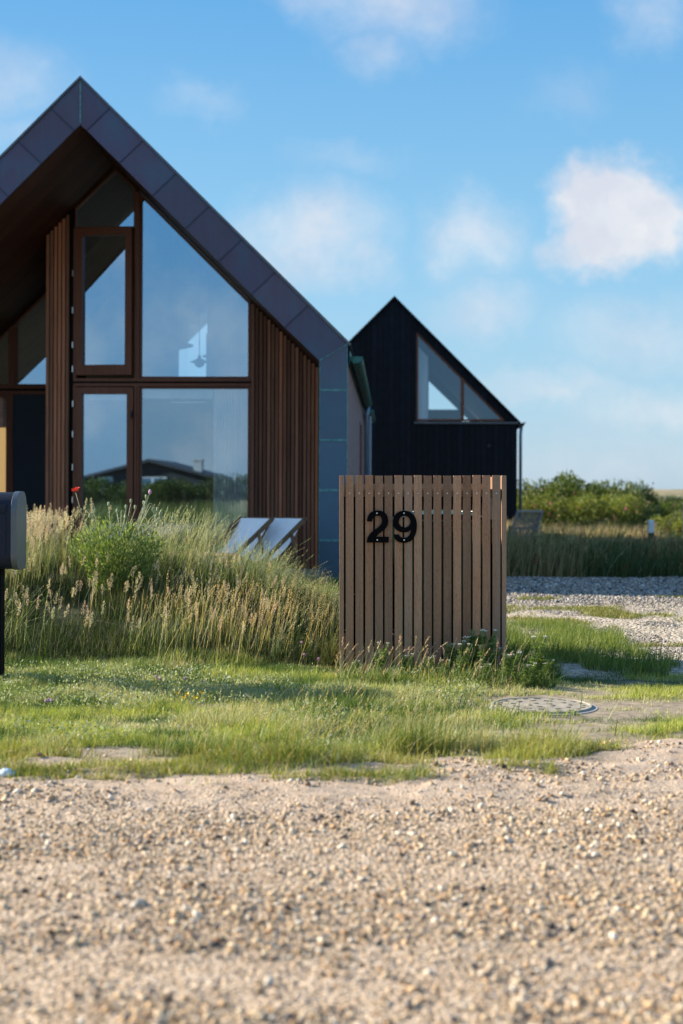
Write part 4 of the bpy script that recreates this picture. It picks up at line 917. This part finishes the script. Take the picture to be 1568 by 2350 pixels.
# ------------------------------------------------------------------ deck chairs in front of the copper house
def strip(mb, pts, x0, x1, th=.003, m=0):
    vs = []; fs = []
    for (yy, zz) in pts: vs += [(x0, yy, zz), (x1, yy, zz)]
    k = len(vs)
    for (yy, zz) in pts: vs += [(x0, yy, zz-th), (x1, yy, zz-th)]
    for i in range(len(pts)-1): a = 2*i; fs += [(a, a+1, a+3, a+2), (k+a, k+a+2, k+a+3, k+a+1), (a, a+2, k+a+2, k+a), (a+1, k+a+1, k+a+3, a+3)]
    fs += [(0, k, k+1, 1), (k-2, k-1, 2*k-1, 2*k-2)]; mb.add(vs, fs, m)
def deck_chair(x, y, rz, label):                      # local +y = towards the feet
    e_ = empty('deck_chair', (x, y, .0), rz); tag(e_, label, 'deck chair', 'deck chairs in front of the copper house')
    W_ = .235
    for sx in (-W_, W_):
        mb = MB(); mb.beam((sx, -.48, .76), (sx, .68, .02), .025, .045); mb.build('side_rail', M['teak_chair'], e_)
        mb = MB(); mb.beam((sx*.88, -.36, .02), (sx*.88, .62, .40), .025, .04); mb.build('leg', M['teak_chair'], e_)
        mb = MB(); mb.beam((sx*1.1, -.23, .60), (sx*1.1, -.42, .02), .02, .035); mb.build('prop', M['teak_chair'], e_)
    mb = MB(); mb.beam((-W_-.02, -.48, .765), (W_+.02, -.48, .765), .03, .03); mb.beam((-W_, .62, .40), (W_, .62, .40), .03, .03); mb.beam((-W_, -.42, .05), (W_, -.42, .05), .03, .02); pieces(mb, 'crossbar', M['teak_chair'], e_)
    mb = MB(); pts = []
    for k in range(15): t_ = k/14; pts.append((-.47+1.08*t_, .775*(1-t_)+.41*t_-.27*math.sin(math.pi*t_**.85)*1.0))
    strip(mb, pts, -W_+.015, W_-.015); mb.build('sling', M['white_cloth'], e_)
    return e_
ang = math.atan2(-.78, -.62)-math.pi/2
deck_chair(-1.25, 15.55, ang, 'left deck chair with white canvas sling by the timber cladding')
deck_chair(-.89, 15.55, ang, 'right deck chair with white canvas sling nearer the copper corner')

# weathered teak chair and table by the black house
tc_ = empty('garden_chair', (3.84, 30.0, .0), R(0)); tag(tc_, 'weathered grey slatted garden chair beside the black house', 'chair')
mb = MB()
for i in range(9): a = -.22+i*.055; mb.beam((a-.07, -.26, .10), (a+.11, -.16, .66), .036, .015, (0, 1, 0))
mb.build('backrest', M['grey_teak'], tc_)
mb = MB()
for dx, zz in ((-.07, .09), (.12, .68)): mb.beam((dx-.25, -.27 if zz < .3 else -.17, zz), (dx+.25, -.27 if zz < .3 else -.17, zz), .06, .05, m=0, c=(1.9, 1.9, 1.9))
for sx in (-.26, .26): mb.beam((sx-.07, -.27, .06), (sx+.12, -.17, .70), .045, .05, (0, 1, 0), c=(1.3, 1.3, 1.3))
pieces(mb, 'back_frame', M['grey_teak'], tc_)
mb = MB(); mb.box(-.27, .27, -.1, .45, .30, .33); mb.build('seat', M['grey_teak'], tc_)
for (a, b) in ((-.25, .42), (.25, .42), (-.25, -.05), (.25, -.05)):
    mb = MB(); mb.beam((a, b, 0), (a, b, .37), .04, .04, (0, 1, 0)); mb.build('leg', M['grey_teak'], tc_)
tb = empty('garden_table', (3.0, 30.6, 0), 0); tag(tb, 'weathered wooden garden table partly hidden behind the screen', 'table')
mb = MB()
for i in range(6): mb.box(-.45, .50, -.35+i*.12, -.24+i*.12, .50, .53, 0, (1.5, 1.5, 1.5))
mb.build('tabletop', M['grey_teak'], tb)
for a in (-.4, .38):
    mb = MB(); mb.beam((a, -.28, 0), (a-.1, .25, .49), .05, .04); mb.beam((a, .28, 0), (a-.1, -.25, .49), .05, .04); mb.build('leg', M['grey_teak'], tb)
# marker posts
mp = empty('marker_post', (5.66, 26.0, 0), 0); tag(mp, 'short dark marker post with a white top in the wild grass', 'post')
hz = float(H(5.66, 26)); mb = MB(); mb.box(-.05, .05, -.05, .05, -.1, .34); mb.build('post', M['dark_metal'], mp)
mb = MB(); mb.box(-.052, .052, -.052, .052, .341, .56); mb.add([(-.052, -.052, .56), (.052, -.052, .56), (.052, .052, .56), (-.052, .052, .56), (0, 0, .58)], [(0, 1, 4), (1, 2, 4), (2, 3, 4), (3, 0, 4)]); mb.build('post_cap', M['white_paint'], mp)
mp = empty('marker_post', (7.235, 30.0, 0), 0); tag(mp, 'tall pale marker post at the right edge of the view', 'post')
mb = MB(); mb.tube([(0, 0, -.1), (0, 0, .82)], .035, 12); mb.build('post', M['zinc_trim'], mp)
mb = MB(); mb.lathe([(.038, .80), (.038, .84), (.02, .87), (0, .875)], n=12); mb.build('post_cap', M['zinc_trim'], mp)

# ------------------------------------------------------------------ shrubs
def shrub_meshes(seed, nl, rx, ry, rz, pal, flower=None, nf=0, size=.07):
    rs = np.random.default_rng(seed); lobes = [(rs.uniform(-.75, .75)*rx, rs.uniform(-.6, .6)*ry, rs.uniform(.25, .75)*rz, rs.uniform(.32, .55)) for _ in range(14)]
    P_ = []; D_ = []; C_ = []
    per = nl//14
    for (lx, ly, lz, lr) in lobes:
        d = rs.standard_normal((per, 3)); d /= np.linalg.norm(d, axis=1)[:, None]; rr = lr*(.75+.5*rs.random((per, 1))**.5)*rs.choice([1, 1, 1.18], (per, 1))
        p = d*rr*np.array([rx*.62, ry*.62, rz*.62])+np.array([lx, ly, lz]); P_.append(p); D_.append(d+rs.standard_normal((per, 3))*.6+np.array([0, 0, .5]))
        c = np.array(pal)[rs.integers(0, len(pal), per)]*rs.uniform(.7, 1.3, (per, 1))*rs.uniform(.8, 1.25); C_.append(c)
    P_ = np.vstack(P_); D_ = np.vstack(D_); C_ = np.vstack(C_); k = P_[:, 2] > .02; P_, D_, C_ = P_[k], D_[k], C_[k]
    fol = quads_at(P_, D_, size*rs.uniform(.7, 1.3, len(P_)), size*.62, C_)
    fl = None
    if nf:
        i = rs.choice(len(P_), nf); c = P_[i]*1.03; a = [quads_at(c, rs.standard_normal((nf, 3)), .075, .06, np.tile(flower, (nf, 1))) for _ in range(4)]; fl = merge(a); fol = merge([fol, fl])
    return fol, fl
def mkmesh(name, data, mt):
    o = npmesh(name, *data, mt); me = o.data; bpy.data.objects.remove(o); return me
OL = [(.045,.085,.010),(.08,.13,.015),(.022,.05,.007),(.13,.17,.02)]; LI = [(.20,.25,.04),(.14,.19,.03),(.27,.27,.07),(.07,.12,.02)]; DK = [(.04,.075,.02),(.055,.09,.03),(.03,.06,.02)]
variants = {}
for nm, sd_, pal_, fc, nf in (('a', 1, OL, (.55,.12,.25), 14), ('b', 2, LI, (.62,.16,.30), 22), ('c', 3, DK, (.55,.6,.5), 60), ('d', 4, OL, (.5,.1,.22), 8)):
    fo, fl = shrub_meshes(sd_, 6200, 1.5, 1.2, 1.0, pal_, fc, nf); variants[nm] = (mkmesh('foliage', fo, M['leaf']),)
mb = MB()
for k in range(9):
    a = random.uniform(0, 6.28); mb.tube([(.15*math.cos(a), .15*math.sin(a), -.1), (.5*math.cos(a), .4*math.sin(a), .35), (1.0*math.cos(a), .8*math.sin(a), .65)], [.03, .02, .008], 5, 0, (.12, .08, .05))
o_ = mb.build('stems', M['bark']); stem_me = o_.data; bpy.data.objects.remove(o_)
def shrub(x, y, s, sz, var, rz, label, group):
    e_ = empty('rose_bush', (x, y, float(H(x, y))-.03), rz); e_.scale = (s, s, sz); tag(e_, label, 'bush', group)
    for nm, me in (('foliage', variants[var][0]), ('stems', stem_me)):
        o = bpy.data.objects.new(nm, me); COL.objects.link(o); o.parent = e_
    return e_
gb = 'rose bushes beyond the driveway'
for a in [(6.2, 47, 1.25, 1.50, 'a', .3, 'tall olive green bush right behind the corner of the black house'),
          (7.9, 47.5, 1.1, 1.62, 'd', 1.9, 'tallest olive green bush in the middle of the hedge skyline'),
          (9.0, 47.0, .95, 1.48, 'a', 3.3, 'olive green bush at the right part of the hedge skyline'),
          (9.35, 45.0, .60, 1.30, 'c', .9, 'dark bush with white blossom at the right end of the hedge'),
          (5.9, 41.5, .85, 1.0, 'b', 2.6, 'lime green rose bush low beside the black house'),
          (7.3, 41.4, .80, 1.02, 'b', .5, 'lime green rose bush with pink flowers in the middle of the front row'),
          (8.3, 41.3, .66, 1.0, 'b', 4.0, 'yellow green rose bush at the right of the front row'),
          (8.9, 42.0, .55, .80, 'c', 1.2, 'small dark bush below the white blossoming one'),
          (7.4, 31.0, .50, .62, 'b', 5.0, 'bright lime bush with pink flowers at the right edge'),
          (3.0, 19.6, .26, .36, 'c', .2, 'low dark scrub bush just beyond the gravel, right behind the screen'),
          (4.0, 20.6, .30, .34, 'd', 2.2, 'low olive scrub bush in the shaded band beyond the gravel'),
          (4.9, 20.2, .24, .30, 'c', 4.2, 'low dark scrub bush beyond the gravel at the right edge'),
          (3.5, 23.5, .34, .36, 'd', 1.2, 'second olive scrub bush further back in the shaded band'),
          (12.0, 53.0, .9, .80, 'a', 1.0, 'low green scrub on the dune to the right of the hedge'),
          (13.5, 60.0, 1.3, .85, 'c', 3.0, 'dark low scrub furthest out on the dune at the right edge'),
          (10.4, 49.0, .6, .80, 'd', 5.0, 'small green scrub between the hedge and the dune'),
          (4.9, 44.5, .8, 1.05, 'a', 5.5, 'green bush touching the wall corner of the black house')]: shrub(*a, gb)
gb = 'bushes across the road mirrored in the window'
for i, (x, y, s, sz, vv) in enumerate([(-12.5, -15, 1.3, 1.25, 'd'), (-10.2, -17, 1.3, 1.1, 'a'), (-8.2, -15.5, 1.2, 1.2, 'd'), (-6.4, -16, 1.1, 1.35, 'c'), (-14.8, -17, 1.4, 1.2, 'a'), (-4.6, -17, 1.2, 1.3, 'd'), (-17.2, -18, 1.4, 1.3, 'd')]):
    shrub(x, y, s, sz, vv, i*1.1, 'dark green bush across the road, seen only in the reflection', gb)

# ------------------------------------------------------------------ low house across the road (mirrored in the glass)
fh = empty('bungalow', (-18.9, -61, 0), math.pi); tag(fh, 'low dark bungalow with shallow roof and chimney, mirrored in the lower window', 'house')
mb = MB(); mb.prism([(-5, 0), (5, 0), (5, 1.9), (0, 3.1), (-5, 1.9)], 0, 9); mb.build('wall', M['far_house_wall'], fh)
mb = MB(); mb.prism([(-5.6, 1.72), (0, 3.15), (5.6, 1.72), (5.6, 1.9), (0, 3.36), (-5.6, 1.9)], -.5, 9.4); rf = mb.build('roof', M['far_house_roof'], fh)
mb = MB(); mb.box(-3.5, -2.9, 1, 1.7, 2.4, 3.25); mb.box(-3.55, -2.85, .95, 1.75, 3.25, 3.36); mb.build('chimney', M['stone_white'], rf)
for a in (-1.2, -.2, 2.6):
    wn = window([(a, .9), (a+1.0, .9), (a+1.0, 2.1), (a, 2.1)], .09, -.08, -.01, fm='white_paint', gl='coated_glass', parent=fh)

# ------------------------------------------------------------------ flowers and small plants
def gz(x, y): return float(H(x, y))
# poppy plant
px, py = -1.56, 9.95; e_ = empty('poppy_plant', (px, py, gz(px, py)), 0)
tag(e_, 'bright green poppy plant with tall budded stems on top of the mound', 'plant')
n = 7500; a = rng.uniform(0, 2*np.pi, n); rr = .30*rng.random(n)**.55; hgt = rng.random(n)
dx = rr*np.cos(a)*(.55+.6*hgt); dy = rr*np.sin(a)*(.55+.6*hgt)*.9; hz = .04+(.36+.12*fbm(dx*9+5, dy*9+5, 7)*2)*hgt*(1-.4*(rr/.33)**2)
P_ = np.stack([dx, dy, hz], 1); D_ = np.stack([np.cos(a)*.5+.3*rng.standard_normal(n), np.sin(a)*.5+.3*rng.standard_normal(n), .9+.4*rng.standard_normal(n)], 1)
q = quads_at(P_, D_, .022+.018*rng.random(n), .008+.004*rng.random(n), pick([(.15,.23,.06),(.22,.30,.09),(.10,.17,.04),(.28,.35,.13)], n))
npmesh('foliage', *q, M['leaf'], e_)
mb = MB(); pods = []; red = None
for k in range(26):
    a = random.uniform(0, 6.28); r0 = random.uniform(.02, .16); L_ = random.uniform(.48, .72); tx = .16*math.cos(a)+random.uniform(-.02, .14); ty = .1*math.sin(a)
    b = (r0*math.cos(a), r0*math.sin(a), .1); m1 = (b[0]+tx*.25, b[1]+ty*.3, .1+(L_-.1)*.5); tip = (b[0]+tx, b[1]+ty, L_)
    hook = k % 3 == 0
    pts = [b, m1, ((m1[0]+tip[0])/2+.01, (m1[1]+tip[1])/2, (m1[2]+tip[2])/2+.04), tip]
    if hook: pts.append((tip[0]+.018, tip[1], tip[2]+.006)); pts.append((tip[0]+.028, tip[1], tip[2]-.022))
    mb.tube(pts, .0023, 5, 0, (.42, .46, .30)); pods.append((pts[-1], hook))
mb.build('stems', M['bark'], e_, True)
for (p, hook) in pods:
    m2 = MB(); s_ = -1 if hook else 1; m2.lathe([(0, -.001*s_), (.006, .004*s_), (.0095, .015*s_), (.008, .028*s_), (.006, .032*s_), (0, .034*s_)], p, 8); m2.build('seed_pod' if not hook else 'bud', M['pod_green'], e_, True)
def bloom(mb, p, r, n=7, m=0):
    for k in range(n):
        a = 6.28*k/n+random.uniform(-.2, .2); d = Vector((math.cos(a), math.sin(a), random.uniform(.2, 1.1))); s_ = Vector((-math.sin(a), math.cos(a), 0)); up = Vector((0, 0, 1))
        p = Vector(p); vs = [p, p+d*r*.6+s_*r*.55, p+d*r+up*r*.3+s_*r*.2, p+d*r+up*r*.2-s_*r*.25, p+d*r*.6-s_*r*.55, p+d*r*.5-up*r*.1]
        mb.add(vs, [(0, 1, 5), (1, 2, 5), (2, 3, 5), (3, 4, 5), (4, 0, 5)], m)
def at(pxl, pyl, yy): return ((pxl-784)/3264*yy, yy, 1.06+(1130-pyl)/3264*yy)
f1 = empty('poppy', (-1.78, 9.75, gz(-1.78, 9.75)), 0); tag(f1, 'red poppy flower on a long bent stem at the left of the poppy plant', 'flower')
tip = Vector((-1.825, 9.75, 1.062))-Vector(f1.location)
mb = MB(); mb.tube([(0, 0, 0), (.12, 0, tip.z*.35), (.09, 0, tip.z*.55), (.0, 0, tip.z*.8), tip], .0019, 6, 0, (.40, .46, .28)); mb.build('stem', M['bark'], f1, True)
mb = MB(); bloom(mb, tip+Vector((0, 0, -.004)), .027, 9); bloom(mb, tip+Vector((.006, 0, .004)), .018, 6); mb.build('petals', M['petal_red'], f1)
f2 = empty('poppy', (-1.42, 9.9, gz(-1.42, 9.9)), 0); tag(f2, 'half open pink poppy bud on a stem at the right of the poppy plant', 'flower')
tip = Vector((-1.333, 9.9, 1.052))-Vector(f2.location)
mb = MB(); mb.tube([(0, 0, 0), (.0, 0, tip.z*.4), (.03, 0, tip.z*.8), tip], .0019, 6, 0, (.40, .46, .28)); mb.build('stem', M['bark'], f2, True)
mb = MB(); mb.lathe([(0, -.012), (.009, -.004), (.0115, .008), (.006, .022), (0, .027)], tip, 8); mb.build('bud', M['petal_pink'], f2, True)
# thrift
def thrift(x, y, hh, label, grp):
    e_ = empty('thrift_flower', (x, y, gz(x, y)), 0); tag(e_, label, 'flower', grp); tp_ = (random.uniform(-.02, .02), 0, hh)
    mb = MB(); mb.tube([(0, 0, 0), (tp_[0]*.4, 0, hh*.5), tp_], .0015, 5, 0, (.30, .28, .15)); mb.build('stem', M['bark'], e_)
    mb = MB()
    for k in range(26):
        v_ = Vector((random.gauss(0, 1), random.gauss(0, 1), random.gauss(.3, 1))).normalized(); s_ = v_.cross(Vector((.3, .5, .8))).normalized(); c = Vector(tp_)+v_*.007; w_ = .0045
        mb.add([c-v_*.006, c+s_*w_, c+v_*.005, c-s_*w_], [(0, 1, 2, 3)])
    mb.lathe([(0, -.007), (.007, -.003), (.009, .002), (.006, .007), (0, .009)], tp_, 8); mb.build('flower_head', M['petal_pink'], e_)
for (a, b) in ((353, 1562), (372, 1562), (350, 1578), (368, 1580), (376, 1575), (371, 1583), (403, 1583), (412, 1566)):
    thrift((a-784)/3264*7.75+.02, 7.75+random.uniform(-.06, .06), 1.06-(b-1130)/3264*7.75-.0, 'pink thrift flower in the cluster at the foot of the mound', 'thrift at the foot of the mound')
for (a, b) in ((103, 1640), (112, 1638), (117, 1634), (109, 1645)):
    thrift((a-784)/3264*6.95, 6.95+random.uniform(-.04, .04), max(.03, 1.06-(b-1130)/3264*6.95), 'pink thrift flower in the lawn at the left', 'thrift in the left lawn')
for (a, b, yy) in ((694, 1475, 8.6), (730, 1520, 8.5), (694, 1503, 8.55)):
    thrift((a-784)/3264*yy, yy, max(.05, 1.06-(b-1130)/3264*yy-gz((a-784)/3264*yy, yy)), 'lilac flower head standing in the grass just left of the screen', 'lilac flowers left of the screen')
for (a, b) in ((405, 1632), (420, 1628), (428, 1622), (448, 1622), (462, 1632)):
    yy = 6.95+random.uniform(-.1, .1); x = (a-784)/3264*yy; e_ = empty('yellow_flower', (x, yy, gz(x, yy)), 0); tag(e_, 'small yellow flower low in the middle of the left lawn', 'flower', 'yellow flowers in the lawn')
    mb = MB(); mb.tube([(0, 0, 0), (.005, 0, .055)], .0013, 5, 0, (.2, .26, .1)); mb.build('stem', M['bark'], e_)
    mb = MB(); bloom(mb, (.005, 0, .055), .012, 6); mb.build('petals', M['petal_yellow'], e_)
# yarrow at the foot of the screen
def yarrow_mesh(seed):
    random.seed(seed); st_ = MB(); fls = []; lf = []
    for s_ in range(5):
        fl_ = MB()
        if s_ < 2: fls.append(fl_)
        a = random.uniform(0, 6.28); bx_, by_ = random.uniform(-.03, .03), random.uniform(-.02, .02); L_ = random.uniform(.14, .27); tx = random.uniform(-.04, .07); ty = -abs(random.uniform(0, .05))
        pts = [(bx_+tx*t_**1.5, by_+ty*t_, L_*t_) for t_ in (0, .35, .7, 1)]; st_.tube(pts, .0017, 5, 0, (.22, .27, .12)); tip = Vector(pts[-1])
        for k in range(12):
            o = Vector((random.gauss(0, .009), random.gauss(0, .008), random.uniform(.008, .014))); st_.tube([tip-Vector((0, 0, .022)), tip+o], .0008, 4, 0, (.25, .30, .14))
            fl_.lathe([(0, .002), (.0028, .001), (.002, -.002)], tip+o, 6)
        for k in range(70):
            t_ = random.uniform(.02, .92); c = (bx_+tx*t_**1.5, by_+ty*t_, L_*t_); an = random.uniform(0, 6.28); ln = .05*(1.1-t_)
            for j in range(6):
                f_ = j/5; lf.append((c[0]+math.cos(an)*ln*f_, c[1]+math.sin(an)*ln*f_, c[2]+ln*.5*f_-.01*f_*f_, math.cos(an+1.2*(-1)**j), math.sin(an+1.2*(-1)**j), .5))
    A_ = np.array(lf); q = quads_at(A_[:, :3], A_[:, 3:], .014, .006, pick([(.13,.22,.05),(.20,.28,.08),(.10,.17,.04)], len(A_)))
    o_ = [st_.build('stems', M['bark']), npmesh('leaves', *q, M['leaf'])]+[f_.build('flower_head', M['petal_white']) for f_ in fls]; ms = [o.data for o in o_]
    for o in o_: bpy.data.objects.remove(o)
    return ms
YM = [yarrow_mesh(s_) for s_ in (11, 12, 13)]
random.seed(5)
ylist = [(.62, 8.08, .9), (.75, 8.10, 1.35), (.80, 8.0, 1.05), (.84, 8.12, .7), (.96, 7.95, .85), (1.06, 7.80, 1.0), (.50, 8.06, .55), (.78, 7.72, .6), (.66, 7.88, .8), (.90, 7.72, .8), (1.14, 7.85, .65), (.22, 8.1, .75), (.36, 8.05, .6), (.08, 8.08, .5), (.56, 7.8, .5), (.99, 7.62, .6)]
for i, (x, y, s_) in enumerate(ylist):
    e_ = empty('yarrow_plant', (x, y, gz(x, y)), random.uniform(-.4, .4)); e_.scale = (s_,)*3
    tag(e_, 'white flowering yarrow plant growing at the foot of the slatted screen', 'plant', 'yarrow at the foot of the screen')
    for nm, me in zip(('stems', 'leaves')+('flower_head',)*2, YM[i % 3]): o = bpy.data.objects.new(nm, me); COL.objects.link(o); o.parent = e_
# stalks right in front of the screen
n = 330; x = rng.uniform(-.05, 1.0, n); y = rng.uniform(7.6, 8.15, n)
b1, tp, tn = blades(x, y, .06+.22*rng.random(n)**1.8, .0028+0*x, pick(STRAW+PALE+GREEN[:2], n), .25, .6, (.35, 0), 6)
hs = rng.random(n) < .35; h1 = heads(tp[hs], tn[hs], .045, .004, 16, .010, pick([(.50,.34,.26),(.52,.44,.28)], hs.sum()), .4)
n = 3200; x = rng.uniform(.0, 1.15, n); y = rng.uniform(7.6, 8.15, n); k = fbm(x*4, y*4, 171)+.3*sstep(.3, .9, x) > .55; x, y = x[k], y[k]
b2, _, _ = blades(x, y, .04+.08*rng.random(len(x)), .005+.004*rng.random(len(x)), pick(GREEN+[(.16,.26,.06)], len(x)), .7, .8, (.1, 0), 4)
n = 330; a = rng.uniform(2.6, 5.2, n); r_ = rng.uniform(.24, .34, n); x = .99+r_*np.cos(a); y = 7.02+r_*np.sin(a)
b4, _, _ = blades(x, y, .018+.022*rng.random(n), .004+.003*rng.random(n), pick([(.24,.30,.06),(.30,.34,.09),(.16,.22,.04)], n), .6, .8, (.1, 0), 4, z=0*x+.004)
stuff('screen_foot_grass', [b1, h1, b2, b4], M['grass_blade'], 'mixed tall grass and leaves along the foot of the slatted screen', 'grass')
# litter and stones
def rock(x, y, z, r, m_, nm, label, cat):
    random.seed(int(x*100)+9); mb = MB(); vs = [tuple(Vector(v_)*r*random.uniform(.55, 1.3)*Vector((1, 1, .6)).length/1.54) for v_ in IV]; vs = [(a, b, c*.55) for a, b, c in vs]
    mb.add(vs, [tuple(f_) for f_ in IF]); o = mb.build(nm, m_, None, True); o.location = (x, y, z); sb = o.modifiers.new('sub', 'SUBSURF'); sb.levels = sb.render_levels = 1; tag(o, label, cat)
rock(-1.21, 5.16, .035, .045, M['litter_blue'], 'crumpled_wrapper', 'crumpled pale blue wrapper lying at the left road edge', 'litter')
rock(-1.76, 7.6, .03, .045, M['stone_white'], 'white_stone', 'white stone at the foot of the mailbox post', 'stone')
